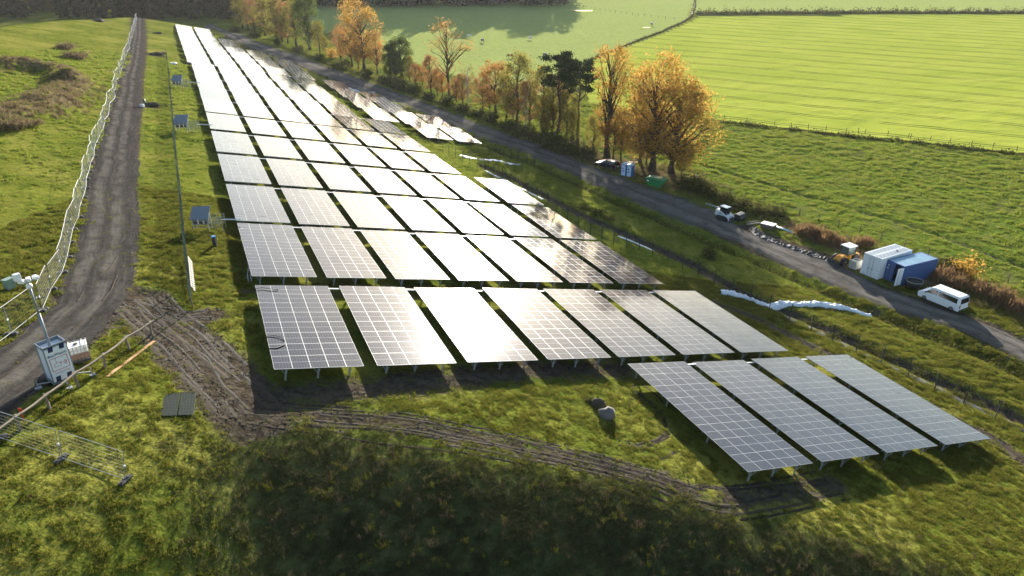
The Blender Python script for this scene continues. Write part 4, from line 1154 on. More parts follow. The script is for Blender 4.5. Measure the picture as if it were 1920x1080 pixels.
fr = MB()
for x in (0.03, 3.45): fr.tube([(x, 0, 0.02), (x, 0, 2.0)], 0.019, 6)
for z in (0.14, 2.0): fr.tube([(0.03, 0, z), (3.45, 0, z)], 0.019, 6)
FP_FRAME = fr.mesh('frame', M_GALV)
wi = MB()
for i in range(1, 18): wi.tube([(0.03 + 3.42 * i / 18, 0, 0.14), (0.03 + 3.42 * i / 18, 0, 2.0)], 0.0022, 3, cap=False)
for i in range(1, 8): wi.tube([(0.03, 0.006, 0.14 + 1.86 * i / 8), (3.45, 0.006, 0.14 + 1.86 * i / 8)], 0.003, 3, cap=False)
FP_WIRE = wi.mesh('wire_mesh', M_WIRE)
ft = MB(); ft.box((0, 0, 0.065), (0.24, 0.74, 0.13)); ft.box((0, 0.22, 0.15), (0.12, 0.14, 0.05)); ft.box((0, -0.22, 0.15), (0.12, 0.14, 0.05))
FP_FOOT = ft.mesh('foot_block', M_CONC)
cl = MB(); cl.box((0.0, 0, 1.05), (0.12, 0.06, 0.12))
FP_CLIP = cl.mesh('clamp', M_WHITE)
def fence_panel(p, q, label, group, lean=0.0):
    r = bpy.data.objects.new('site_fence_panel', None); r.empty_display_size = .3; COL.objects.link(r)
    d = q - p; L = d.length
    x = d.normalized(); y = Vector((0, 0, 1)).cross(x).normalized(); z = x.cross(y)
    M = Matrix((x, y, z)).transposed() @ Matrix.Rotation(lean, 3, 'X')
    M = M @ Matrix.Diagonal((L / 3.5, 1, 1))
    M4 = M.to_4x4(); M4.translation = p
    r.matrix_world = M4
    tag(r, label, 'fence panel', group)
    link('frame', FP_FRAME, r); link('wire_mesh', FP_WIRE, r); link('clamp', FP_CLIP, r)
    f = link('foot_block', FP_FOOT, r); f.rotation_euler = (-lean, 0, 0)
    return r
def walk(P, step):
    seg = np.hypot(*np.diff(P, axis=0).T); s = np.concatenate([[0], np.cumsum(seg)])
    n = max(1, int(round(s[-1] / step))); q = np.linspace(0, s[-1], n + 1)
    return [(float(np.interp(t, s, P[:, 0])), float(np.interp(t, s, P[:, 1]))) for t in q]
FEN = poly([(80, 579), (97, 547), (115, 507), (128, 463), (143, 420), (153, 380), (165, 340), (173, 307), (183, 267), (197, 230), (208, 200), (218, 170), (222, 147), (232, 123), (240, 97), (247, 70), (257, 34)])
pts = walk(FEN, 3.5)
rf = random.Random(9)
side = 0.0
for i in range(len(pts) - 1):
    zig = rf.gauss(0, 0.10) if i < 12 else rf.gauss(0, 0.16)
    p = Vector((pts[i][0] + side, pts[i][1], 0)); q = Vector((pts[i + 1][0] + zig, pts[i + 1][1], 0)); side = zig
    p.z = gz(p.x, p.y) + .02; q.z = gz(q.x, q.y) + .02
    lean = rf.gauss(0.03, 0.05) if i < 12 else rf.gauss(0.03, 0.06)
    fence_panel(p, q, 'wire mesh site fence panel beside the track, %s counting away from the security tower' % ordinal(i), 'site fence along the track', lean)
FEN2 = poly([(76, 582), (20, 627), (-40, 676)])
pts = walk(FEN2, 3.5)
for i in range(len(pts) - 1):
    p, q = Vector((*pts[i], 0)), Vector((*pts[i + 1], 0)); p.z = gz(p.x, p.y) + .02; q.z = gz(q.x, q.y) + .02
    fence_panel(p, q, 'wire mesh site fence panel at the left picture edge, %s from the track corner' % ORD[i], 'site fence at the left picture edge', 0.02)
fp = [on(-115, 783), on(0, 824), on(115, 862), on(235, 902)]
for i, nm in enumerate(('partly cut off by the left picture edge', 'at the bottom left beside the timber rail', 'free standing end panel at the bottom left')):
    fence_panel(fp[3 - i], fp[2 - i], 'galvanised mesh fence panel ' + ('free standing on the near grass, end of its row', 'on the near grass behind the end panel', 'on the near grass cut by the picture edge')[i], 'mesh fence on the near grass', -0.02)

def post_fence(name, label, P, step, hgt, post_mesh, wires, wire_mat, wire_r=0.006, panel=None, cat='fence', at_pts=False, tilt=0.03):
    pts = [tuple(p) for p in P] if at_pts else walk(P, step)
    root = thing(name, label, cat, Vector((*pts[0], gz(*pts[0]))))
    base = root.location
    V = [Vector((x, y, gz(x, y))) for x, y in pts]
    rr = random.Random(len(pts))
    for v in V:
        o = link('post', post_mesh, root); o.location = v - base
        o.rotation_euler = (rr.gauss(0, tilt), rr.gauss(0, tilt), rr.uniform(0, 6.28))
    if wires:
        mb = MB()
        for h in wires:
            for a, b in zip(V[:-1], V[1:]):
                mb.tube([a - base + Vector((0, 0, h)), b - base + Vector((0, 0, h))], wire_r, 3, cap=False)
        mb.build('wire', wire_mat, root)
    if panel:
        for a, b in zip(V[:-1], V[1:]):
            d = b - a; o = link('mesh_panel', panel, root); x = d.normalized(); y = Vector((0, 0, 1)).cross(x).normalized(); z = x.cross(y)
            M = (Matrix((x, y, z)).transposed() @ Matrix.Diagonal((d.length / 2.5, 1, 1))).to_4x4(); M.translation = a - base
            o.matrix_local = M
    return root
gp = MB(); gp.box((0, 0, 0.95), (0.07, 0.07, 2.1))
pm = MB()
for i in range(26): pm.tube([(0.05 + 2.4 * i / 25, 0, 0.05), (0.05 + 2.4 * i / 25, 0, 1.95)], 0.006, 3, cap=False)
for i in range(10): pm.tube([(0, 0.01, 0.1 + 1.8 * i / 9), (2.5, 0.01, 0.1 + 1.8 * i / 9)], 0.008, 3, cap=False)
GREENF = poly([(313, 105), (318, 140), (322, 190), (327, 240), (332, 300), (339, 360), (345, 430), (353, 510), (362, 578)])
post_fence('green_mesh_fence', 'long dark green wire mesh fence between the track and the solar tables', GREENF, 2.5, 2.0, gp.mesh('post', M_GREENSTEEL), None, None, panel=pm.mesh('mesh_panel', M_GREENSTEEL), tilt=0.012)
sp = MB(); sp.tube([(0, 0, -0.2), (0, 0, 2.0)], 0.05, 6); sp.tube([(0, 0, 1.2), (0.0, 0.3, 1.95)], 0.012, 4)
RF = [(831, 288), (842, 292), (854, 295), (867, 303), (881, 311), (896, 316), (910, 323), (926, 330), (942, 336), (957, 344), (973, 352), (990, 362), (1008, 372), (1027, 382), (1044, 397), (1064, 411), (1084, 425), (1107, 438), (1128, 447), (1150, 459), (1174, 464),
      (1198, 469), (1223, 479), (1251, 490), (1279, 505), (1308, 518), (1339, 533), (1372, 550), (1407, 565), (1442, 582), (1480, 600), (1520, 622), (1560, 640), (1604, 662), (1651, 683), (1702, 706), (1751, 733), (1806, 758), (1864, 787), (1925, 815), (1990, 845)]
M_THINW = paint('thin_fence_wire', (0.10, 0.11, 0.11), 0.5, 0.4)
post_fence('wire_fence', 'new wire fence with thin dark posts right of the solar tables', poly(RF), 0, 2.0, sp.mesh('post', M_DARKSTEEL), (0.3, 0.9, 1.45, 1.9), M_THINW, 0.007, at_pts=True, tilt=0.02)
post_fence('wire_fence', 'short wire fence with thin posts in front of the far right tables', poly([(896, 286), (917, 290), (938, 295), (958, 299), (972, 302), (988, 307), (1003, 312)]), 0, 2.0, sp.mesh('post', M_DARKSTEEL), (0.9, 1.9), M_THINW, 0.007, at_pts=True, tilt=0.02)
wp = MB(); wp.tube([(0, 0, -0.2), (0, 0, 1.25)], [0.075, 0.065], 6)
WP = wp.mesh('post', M_POSTWOOD)
post_fence('pasture_fence', 'wooden post pasture fence behind the containers and loader', poly([(1300, 336), (1320, 348), (1341, 356), (1368, 362), (1398, 369), (1432, 380), (1465, 391), (1499, 403), (1534, 414), (1572, 425), (1611, 437), (1651, 450), (1695, 465), (1740, 478), (1786, 493), (1841, 511), (1890, 528), (1950, 548)]),
           0, 1.2, WP, (0.6, 1.1), M_THINW, 0.006, at_pts=True, tilt=0.05)
FH = [(1358, 226), (1400, 231), (1452, 236), (1483, 240), (1515, 243), (1548, 245), (1586, 250), (1609, 250), (1621, 252), (1664, 256), (1702, 260), (1706, 261), (1743, 265), (1781, 269), (1821, 274), (1861, 278), (1906, 284), (1960, 291)]
post_fence('field_fence', 'row of wooden posts on the shaded bank of the lime green field', poly(FH), 0, 1.2, WP, (1.0,), M_THINW, 0.006, at_pts=True, tilt=0.06)
M1 = poly([(1080, 11), (1110, 17), (1150, 23), (1200, 30), (1240, 35), (1280, 38)])
post_fence('meadow_fence', 'far wooden post fence across the top of the cow meadow', M1, 5.0, 1.2, WP, (1.0,), M_THINW, 0.012, tilt=0.05)
M2 = poly([(1303, 0), (1302, 14), (1296, 32), (1280, 42), (1240, 60), (1180, 83), (1140, 100), (1095, 117)])
post_fence('meadow_fence', 'wooden post fence between the cow meadow and the lime field', M2, 3.5, 1.2, WP, (0.6, 1.0), M_THINW, 0.012, tilt=0.05)

def hedge(name, label, P, w, h, mat, dens, size, seed):
    rg = np.random.default_rng(seed)
    seg = np.hypot(*np.diff(P, axis=0).T); s = np.concatenate([[0], np.cumsum(seg)]); n = int(s[-1] * dens)
    t = rg.uniform(0, s[-1], n); k = 0.7 + 0.35 * np.sin(t * 0.9 + 2 * np.sin(t * .31))
    x = np.interp(t, s, P[:, 0]) + rg.normal(0, w * .45, n); y = np.interp(t, s, P[:, 1]) + rg.normal(0, w * .45, n)
    z = height(x, y) + np.abs(rg.normal(0, .45, n)) * h * k
    o = link(name, quads_mesh(name, np.stack([x, y, z], -1), size, rg, mat, 0.5, 0.8))
    return tag(o, label, 'bank', kind='stuff')
hedge('overgrown_bank', 'dark leaf strip for the bank shadow along the near edge of the lime field', poly([(1350, 230), (1450, 241), (1600, 257), (1750, 272), (1920, 291), (2100, 312)]), 0.9, 0.9, L_BRUSH, 60, .42, 1)  # dark leaves stand in for the shadow of the field bank
hedge('overgrown_bank', 'dark hedge bank along the far edge of the lime field', poly([(1304, 27), (1450, 26), (1620, 25), (1800, 25), (2100, 25)]), 2.2, 3.2, L_BRUSH, 45, .9, 2)
hedge('overgrown_bank', 'grass bank under the fence of the cow meadow', poly([(1303, 0), (1302, 14), (1296, 32), (1280, 42), (1240, 60), (1180, 83), (1095, 117)]), 0.7, 0.8, L_BRUSH, 25, .5, 3)
hedge('overgrown_bank', 'rough grass along the road ditch, bank shade put in as dark leaves', DITCH, 1.1, 0.5, L_BRUSH, 55, .26, 4)  # dark leaf colour carries the shade of the ditch bank
hedge('overgrown_bank', 'rough weeds on the drainage trench edge', TRENCH + np.array([0.6, 0.9]), 0.5, 0.35, L_BRUSH, 22, .2, 5)
hedge('overgrown_bank', 'rough green verge behind the road under the trees', poly([(520, 84), (640, 128), (725, 157), (822, 194), (923, 232), (1012, 265), (1100, 300), (1180, 325), (1290, 356), (1360, 386), (1460, 420)]), 1.6, 0.9, L_BRUSH, 45, .34, 6)

# timber rail fence at the lower left
tops = [(284, 627), (243, 656), (197, 689), (147, 726), (94, 768), (38, 808), (-30, 855)]
V = [on(*p) for p in tops]
root = thing('timber_rail_fence', 'weathered timber post and rail fence behind the tower and water tank', 'fence', V[0])
base = V[0].copy()
for i, v in enumerate(V):
    mb = MB(); hh = 1.02; lx = random.Random(i).uniform(-.12, .12)
    mb.tube([(0, 0, -0.1), (lx * .5, .03, hh * .5), (lx, 0.05, hh)], [.085, .078, .07], 7)
    o = mb.build('post', M_WOOD, root); o.location = v - base
    V[i] = v + Vector((lx, 0.05, hh - .06))
for i, (a, b) in enumerate(zip(V[:-1], V[1:])):
    mb = MB(); d = b - base - (a - base)
    off = Vector((0.10, 0, 0)); pa, pb = a - base + off - d.normalized() * .25, b - base + off + d.normalized() * .25
    mid = pa.lerp(pb, .5) + Vector((0, 0, -.06))
    mb.tube([pa, mid, pb], [.075, .068, .06], 7)
    mb.build('rail', M_WOOD, root)

# ------------------------------------------------------------------ things on the left
plk = MB(); plk.box((0, 0, 0.04), (5.3, 0.24, 0.05))
p, q = on(200, 708), on(290, 640)
o = plk.build('timber_plank', M_PLANK, None, bevel=.005); o.location = p.lerp(q, .5); o.location.z = max(gz(*p.lerp(q, .5)[:2]), p.lerp(q, .5).z)
o.rotation_euler = Vector((q - p)).to_track_quat('X', 'Z').to_euler()
tag(o, 'long fresh orange brown plank lying on the grass', 'plank')

# mesh mats lying on the grass
mm = MB()
for i in range(12): mm.tube([(1.7 * i / 11, 0, .03), (1.7 * i / 11, 2.7, .03)], .012, 3)
for i in range(16): mm.tube([(0, 2.7 * i / 15, .05), (1.7, 2.7 * i / 15, .05)], .012, 3)
mb2 = MB(); mb2.box((.42, 1.35, .015), (.80, 2.68, .02)); mb2.box((1.28, 1.35, .015), (.80, 2.68, .02))
M_MAT = paint('dark_green_mesh_mat', (0.022, 0.034, 0.026), 0.75, 0, 0.3, 3.0, spec=0.1)
p = on(302, 782, .05); q = on(360, 782, .05)
r = thing('mesh_mat', 'dark green mesh mat lying flat on the near grass', 'mat', p, heading(p, q))
r.rotation_euler = (math.radians(-4), math.radians(11), heading(p, q))
mm.build('wire_grid', M_MAT, r); mb2.build('sheet', M_MAT, r)
p2 = on(287, 848)
r2 = thing('wire_grid_sheet', 'thin bare wire panel lying on grass below the mesh mat', 'wire panel', p2, heading(p, q)); r2.rotation_euler = r.rotation_euler
mm3 = MB()
for i in range(9): mm3.tube([(1.5 * i / 8, 0, .05), (1.5 * i / 8, 3.0, .05)], .006, 3)
for i in range(12): mm3.tube([(0, 3.0 * i / 11, .06), (1.5, 3.0 * i / 11, .06)], .006, 3)
mm3.build('wire_grid', M_MAT, r2)
tg = MB(); tg.tube([(0, 0, 0), (0.02, 0, .9)], .03, 6); tg.box((0.02, 0, .75), (.16, .04, .35), 0)
o = tg.build('marker_stake', paint('red_marker', (0.5, 0.03, 0.02), .6)); o.location = on(46, 792); tag(o, 'small red marker stake beside the timber rail at the left', 'stake')

# security camera tower
M_TWHITE = paint('tower_white_panel', (0.72, 0.75, 0.78), 0.4, 0, 0.05, 2.0, dirt=0.12)
M_NAVY = paint('navy_blue_print', (0.012, 0.022, 0.085), 0.5)
M_RED = paint('red_print', (0.45, 0.035, 0.030), 0.5)
M_TGREY = paint('tower_grey_frame', (0.22, 0.25, 0.28), 0.5, 0.4, 0.1)
def text_mesh(body, size, mat):
    cu = bpy.data.curves.new('text', 'FONT'); cu.body = body; cu.size = size; cu.extrude = 0.001; cu.align_x = 'CENTER'; cu.offset = size * 0.012
    ob = bpy.data.objects.new('text', cu); COL.objects.link(ob)
    dg = bpy.context.evaluated_depsgraph_get(); me_ = bpy.data.meshes.new_from_object(ob.evaluated_get(dg))
    COL.objects.unlink(ob); bpy.data.objects.remove(ob)
    me_.materials.clear(); me_.materials.append(mat)
    return me_
p, q = on(103, 724), on(140, 716)
tw = thing('security_tower', 'white mobile security camera tower with blue stripes and camera mast beside the track', 'camera tower', p, heading(p, q))
W_, D_, H_ = 1.22, 1.0, 2.35
mb = MB(); mb.box((W_ / 2, D_ / 2, H_ / 2 + .1), (W_ - .06, D_ - .06, H_ - .25)); mb.build('cabinet', M_TWHITE, tw, bevel=.02)
mb = MB()
for x in (0, W_):
    for y in (0, D_): mb.box((x, y, H_ / 2 + .15), (.05, .05, H_ + .1))
for z in (.12, H_ + .16):
    mb.box((W_ / 2, 0, z), (W_ + .05, .06, .06)); mb.box((W_ / 2, D_, z), (W_ + .05, .06, .06)); mb.box((0, D_ / 2, z), (.06, D_, .06)); mb.box((W_, D_ / 2, z), (.06, D_, .06))
mb.build('frame', M_TGREY, tw)
mb = MB(); mb.box((W_ / 2, .03, H_ + .06), (W_ - .08, .03, .20)); mb.box((W_ / 2, D_ - .03, H_ + .06), (W_ - .08, .03, .20)); mb.box((.03, D_ / 2, H_ + .06), (.03, D_ - .08, .20)); mb.box((W_ - .03, D_ / 2, H_ + .06), (.03, D_ - .08, .20)); mb.build('top_tray', M_TGREY, tw)
sg = MB(); sg.box((W_ / 2, 0.0, H_ / 2 + .12), (W_ - .08, .05, H_ - .2)); sgo = sg.build('sign_panel', M_TWHITE, tw)
for (x, z) in ((.28, .38), (.88, .38), (.34, H_ - .05), (.94, H_ - .05)):
    s_ = MB(); s_.add([(x - .13, -.029, z - .16), (x + .13, -.029, z - .16), (x + .17, -.029, z + .16), (x - .09, -.029, z + .16)], [(0, 1, 2, 3)]); s_.build('blue_stripe', M_NAVY, sgo)
tm_ = text_mesh('BauWatch', .235, M_NAVY); o = link('brand_text', tm_, sgo); o.location = (W_ / 2, -.031, 1.82); o.rotation_euler = (math.pi / 2, 0, 0)
tm_ = text_mesh('Baustellenüberwachung', .085, M_RED); o = link('small_text', tm_, sgo); o.location = (W_ / 2, -.031, .72); o.rotation_euler = (math.pi / 2, 0, 0)
ic = MB()
def bar(x0, z0, x1, z1, w): ic.box(((x0 + x1) / 2, -.031, (z0 + z1) / 2), (abs(x1 - x0) + w, .006, abs(z1 - z0) + w))
X0, X1, Z0, Z1 = .15, W_ - .15, .92, 1.70
bar(X0, Z0, X1, Z0, .03); bar(X0, Z1, X1, Z1, .03); bar(X0, Z0, X0, Z1, .03); bar(X1, Z0, X1, Z1, .03)
bar(.45, 1.68, .45, 1.38, .02); bar(.32, 1.14, .66, 1.14, .02); bar(.32, 1.34, .62, 1.34, .02); bar(.32, 1.14, .32, 1.34, .02); bar(.66, 1.14, .66, 1.26, .02); bar(.62, 1.34, .72, 1.30, .015)
for k, r_ in enumerate((.09, .16, .23)):
    pts_ = [(.74 + r_ * math.cos(a), -.031, 1.26 + r_ * math.sin(a)) for a in np.linspace(-.75, .75, 7)]
    ic.tube(pts_, .014, 4)
ic.build('camera_symbol', M_RED, sgo)
ms = MB(); ms.tube([(W_ * .45, D_ * .5, H_ - .6), (W_ * .45, D_ * .5, 4.4)], .075, 10); ms.tube([(W_ * .45, D_ * .5, 4.3), (W_ * .45, D_ * .5, 6.1)], .055, 10); ms.build('mast', M_TGREY, tw, True)
hd = MB(); hd.blob((W_ * .45, D_ * .5, 6.15), (.17, .17, .17), 0, 2, 10, 6, .02, -1); hd.build('dome_camera', M_WHITE, tw, True)
hd = MB(); hd.box((W_ * .45, D_ * .5, 6.42), (.9, .07, .07)); hd.box((W_ * .45, D_ * .5, 6.35), (.07, .07, .3)); hd.build('cross_arm', M_GALV, tw)
for k, (x, rz) in enumerate(((-.30, .5), (.05, -.3), (.42, .2))):
    hd = MB(); hd.box((0, 0, 0), (.22, .36, .2), 0, rz); hd.cyl((0, -.2, 0), .08, .12, 'Y', 10); ob = hd.build('floodlight', M_WHITE, tw, bevel=.02); ob.location = (W_ * .45 + x, D_ * .5 - .05, 6.56)
hd = MB(); hd.box((0, 0, 0), (.34, .3, .4)); ob = hd.build('siren_box', M_WHITE, tw, bevel=.03); ob.location = (W_ * .45 - .42, D_ * .5, 6.85)
for k, (x, y) in enumerate(((-.75, .2), (W_ + .9, .2), (W_ * .4, -.7), (W_ * .5, D_ + .7))):
    mb = MB(); cx, cy = min(max(x, .1), W_ - .1), min(max(y, .1), D_ - .1)
    zz = gz(*(tw.matrix_basis @ Vector((x, y, 0)))[:2]) - p.z
    mb.tube([(cx, cy, .2), (x, y, zz + .28)], .04, 6); mb.tube([(x, y, zz), (x, y, zz + .55)], .03, 6); mb.box((x, y, zz + .04), (.34, .28, .07)); mb.build('outrigger', M_GALV, tw)

# water tank in a cage
M_TANK = paint('translucent_white_tank', (0.70, 0.67, 0.62), 0.4, 0, 0.06)
M_RUSTY = paint('rusty_water_level', (0.34, 0.17, 0.10), 0.5, 0, 0.2, 2.0)
p, q = on(131, 686), on(178, 680)
tk = thing('ibc_tank', 'white caged water tank with brown contents beside the security tower', 'water tank', p, heading(p, q))
mb = MB(); mb.box((.6, .5, .68), (1.14, .94, .86)); tb = mb.build('tank', M_TANK, tk, bevel=.06)
mb = MB(); mb.box((.6, .5, .46), (1.15, .95, .42)); mb.build('contents', M_RUSTY, tb)
mb = MB(); mb.cyl((.6, .5, 1.13), .12, .06, 'Z', 12); mb.build('lid', M_BLACK, tk)
mb = MB()
for i in range(7):
    x = .01 + 1.18 * i / 6
    for y in (0, 1.0): mb.tube([(x, y, .18), (x, y, 1.14)], .013, 4)
for i in range(6):
    y = 1.0 * i / 5
    for x in (0, 1.2): mb.tube([(x, y, .18), (x, y, 1.14)], .013, 4)
for z in (.2, .42, .66, .9, 1.14):
    mb.tube([(0, 0, z), (1.2, 0, z), (1.2, 1, z), (0, 1, z), (0, 0, z)], .014, 4)
mb.tube([(.25, 0, 1.15), (.25, 1, 1.15)], .014, 4); mb.tube([(.95, 0, 1.15), (.95, 1, 1.15)], .014, 4)
mb.build('cage', M_GALV, tk)
mb = MB()
for y in (.1, .5, .9): mb.box((.6, y, .06), (1.2, .12, .12))
mb.box((.6, .5, .15), (1.2, 1.0, .05)); mb.build('pallet', M_CONC, tk)

# small green cabinet
p, q = on(18, 545), on(33, 540)
gbx = thing('green_cabinet', 'small pale green utility cabinet in the left meadow', 'cabinet', p, heading(p, q))
mb = MB(); mb.box((.25, .2, .38), (.62, .42, .80)); M_GCAB = paint('pale_green_cabinet', (0.20, 0.28, 0.22), .5); mb.build('body', M_GCAB, gbx, bevel=.02)
mb = MB(); mb.box((.25, .2, .80), (.68, .48, .05)); mb.build('lid', M_GCAB, gbx)
mb = MB(); mb.box((.42, -.02, .45), (.04, .03, .10)); mb.build('handle', M_BLACK, gbx)

# inverter racks with sheet roofs
M_ROOF = paint('grey_roof_sheet', (0.20, 0.22, 0.245), 0.55, 0.2, 0.06)
M_INV = paint('inverter_grey', (0.20, 0.21, 0.22), .6)
def inverter(u, v, s, label, tx):
    p = on(u, v); r = thing('inverter_rack', label, 'inverter rack', p, math.radians(8), 'inverter racks left of the tables'); r.scale = (s, s, s)
    mb = MB(); mb.box((-.55, .1, 1.85), (1.75, 1.7, .05), 0, 0, Matrix.Rotation(math.radians(32), 3, 'X')); mb.build('roof_sheet', M_ROOF, r)
    for x in (-1.25, .15):
        for y in (-.45, .65):
            mb = MB(); hh = 1.5 if y < 0 else 2.15; mb.box((x, y, hh / 2 - .05), (.07, .07, hh)); mb.build('post', M_STEEL, r)
    mb = MB()
    for z in (.55, .85, 1.15, 1.45): mb.tube([(-1.3, -.5, z), (1.5, -.45, z)], .03, 5); mb.tube([(-.2, .7, z), (1.5, .7, z)], .03, 5)
    for x in (.8, 1.5):
        for y in (-.45, .7): mb.tube([(x, y, 0), (x, y, 1.5)], .035, 5)
    mb.build('rack_rails', M_GALV, r)
    for k in range(3):
        mb = MB(); mb.box((-1.0 + .52 * k, -.32, 1.15), (.44, .24, .62)); ob = mb.build('inverter_box', M_INV, r, bevel=.02)
        f = MB(); f.box((-1.0 + .52 * k, -.455, 1.05), (.3, .03, .25)); f.build('cooling_grille', M_BLACK, ob)
    mb = MB(); mb.tube([(1.45, 0, 1.1), (2.0, .02, 1.08), (tx, .05, .95)], .06, 8); mb.build('conduit', M_WHITE, r)
    return r
inverter(392, 432, 1.0, 'nearest inverter rack with grey sheet roof and white conduit to the tables', 3.3)
inverter(352, 249, 1.15, 'middle inverter rack with grey sheet roof beside the green fence', 3.4)
inverter(341, 166, 1.15, 'farthest inverter rack with small grey sheet roof', 3.4)
p = on(404, 462); o = thing('service_post', 'dark service post with blue cap in front of the nearest inverter rack', 'post', p)
mb = MB(); mb.box((0, 0, .45), (.32, .28, .95)); mb.build('cabinet', M_DARKSTEEL, o); mb = MB(); mb.cyl((0, 0, .99), .2, .14, 'Z', 12); mb.build('blue_cap', paint('blue_plastic', (.03, .17, .42), .5), o)
# slatted barrier leaning on the green fence
p, q = on(367, 548), on(361, 492)
r = thing('slatted_barrier', 'pinkish white slatted barrier leaning against the green fence', 'barrier', p, heading(p, q)); r.rotation_euler = (math.radians(-20), 0, heading(p, q))
M_SLAT = paint('pinkish_white_slat', (.62, .52, .47), .6)
Lb = (q - p).length
for i in range(14):
    mb = MB(); mb.box((Lb * (i + .5) / 14, 0, .38), (.14, .03, .70)); mb.build('slat', M_SLAT, r)
mb = MB(); mb.box((Lb / 2, .03, .2), (Lb, .04, .08)); mb.box((Lb / 2, .03, .6), (Lb, .04, .08)); mb.build('rails', M_SLAT, r)
# cable whips lying on the first front table
def cable(name, ab, lab):
    mb = MB(); P0 = ab_to_xy(ab[0][0], ab[0][1], TABLE_D - .06)
    mb.tube([Vector(ab_to_xy(a, b, TABLE_D - .045 - dz)) - Vector(P0) for a, b, dz in ab], .035, 6)
    o = mb.build(name, M_BLACK); o.location = P0; return tag(o, lab, 'cable')
cable('black_cable', [(5.55, 54.2, .02), (6.1, 54.4, .05), (6.7, 54.1, .05), (7.3, 54.1, .02), (7.3, 54.5, .02)], 'black cable lying across the top left module of the front row')
cable('black_cable', [(5.6, 45.6, .02), (6.1, 45.7, .06), (6.55, 45.4, .05), (6.75, 44.8, .02), (6.6, 44.2, .02), (6.1, 43.8, .02), (5.6, 43.8, .0)], 'black cable loop on the lower left edge of the first front table')
mb = MB(); mb.tube([(0, 0, 0.05), (0.1, 1.5, .1), (.4, 3.2, .1)], .05, 6); mb.tube([(.25, .1, 0.05), (.35, 1.5, .1), (.7, 2.6, .1)], .05, 6)
o = mb.build('steel_rails', M_STEEL); o.location = on(466, 530); o.rotation_euler = (0, 0, .45); tag(o, 'pair of steel rails leaning beside the first table of the second row', 'rails')

# heaps and stones
M_SOIL = paint('dark_turned_soil', (0.085, 0.072, 0.052), 0.95, 0, 0.4, 1.2, spec=0.05, bump=1.0)
M_STONE = paint('pale_boulder', (0.15, 0.137, 0.125), 0.9, 0, 0.2, 2.0, dirt=0.3, spec=0.2, bump=0.5)
def heap(u, v, sx, sy, sz, label, seed, name='soil_heap', mat=None, cat='heap'):
    mb = MB(); mb.blob((0, 0, 0), (sx, sy, sz), 0, seed, 22, 10, .30, -.3); o = mb.build(name, mat or M_SOIL, None, True); o.location = on(u, v); o.rotation_euler = (0, 0, seed)
    return tag(o, label, cat)
heap(292, 103, 2.2, 1.3, .7, 'dark heap of turned soil at the top end of the green fence', 1)
heap(305, 101, 1.5, 1.0, .5, 'smaller soil heap beside the top end of the green fence', 2)
heap(282, 197, 1.6, 1.0, .45, 'dark soil heap with a pipe end beside the track', 3)
heap(293, 63, 1.8, 1.1, .5, 'small soil heap right of the far track', 4)
heap(185, 40, 2.4, 1.6, .8, 'soil heap on the crest left of the track', 5)
for i_, (u_, v_, s_) in enumerate(((10, 242, 1.7), (32, 240, 1.5), (56, 236, 1.2))):
    shrub('dead', u_, v_, s_, 'dark tangle of dead stems by the dry mound, %s from the left edge' % ORD[i_], 'dead_bush', flat=.7)
heap(324, 121, 1.1, .8, .5, 'white sack of material by the first table of the farthest rows', 7, 'white_sack', M_WHITE, 'sack')
p = on(269, 200); r = thing('pipe_riser', 'short green pipe riser with white block on the soil heap', 'pipe', p)
mb = MB(); mb.cyl((0, .6, .6), .22, 1.2, 'Z', 12); mb.build('pipe', M_GREENSTEEL, r, True); mb = MB(); mb.box((.1, -.5, .3), (.6, .5, .5)); mb.build('concrete_block', M_WHITE, r)
mb = MB(); mb.blob((0, 0, .25), (.66, .50, .55), 0, 12, 9, 6, .22, -.5); o = mb.build('boulder', M_STONE, None, True); o.location = on(1138, 782); tag(o, 'larger pale boulder on the grass before the near tables', 'boulder')
mb = MB(); mb.blob((0, 0, .2), (.55, .4, .45), 0, 15, 12, 8, .16, -.5); o = mb.build('boulder', M_SOIL, None, True); o.location = on(1122, 762); tag(o, 'smaller dark boulder beside the pale one', 'boulder')
# ------------------------------------------------------------------ vehicles and site gear along the gravel road
M_GLASSV = paint('dark_vehicle_glass', (0.012, 0.015, 0.018), 0.08, 0, 0.05, spec=0.7)
M_TYRE = paint('tyre_rubber', (0.022, 0.022, 0.022), 0.85)
M_RIM = paint('wheel_rim', (0.35, 0.36, 0.37), 0.4, 0.7)
M_VANW = paint('white_van_paint', (0.78, 0.80, 0.82), 0.25, 0, 0.03, 1.0, dirt=0.06, spec=0.5)
M_CARD = paint('dark_blue_car_paint', (0.018, 0.022, 0.032), 0.2, 0.2, 0.05, 1.0, spec=0.6)
M_TAIL = paint('red_tail_light', (0.35, 0.02, 0.02), 0.2)
M_LAMP = paint('clear_lamp', (0.75, 0.77, 0.78), 0.15)
def wheel(parent, x, y, r, w, rim=M_RIM):
    mb = MB(); sy = 1 if y > 0 else -1
    n = 20
    rings = []
    for yy, rr in ((-w / 2, r * .62), (-w / 2, r * .93), (-w / 2 + .03, r), (w / 2 - .03, r), (w / 2, r * .93), (w / 2, r * .62)):
        rings.append([(rr * math.cos(2 * math.pi * k / n), yy, rr * math.sin(2 * math.pi * k / n)) for k in range(n)])
    mb.loft(rings[::-1]); o = mb.build('wheel', M_TYRE, parent, True); o.location = (x, y, r)
    m2 = MB(); m2.cyl((0, 0, 0), r * .62, w * .9, 'Y', 16); m2.cyl((0, sy * w * .47, 0), r * .2, .03, 'Y', 10); m2.build('rim', rim, o)
    return o
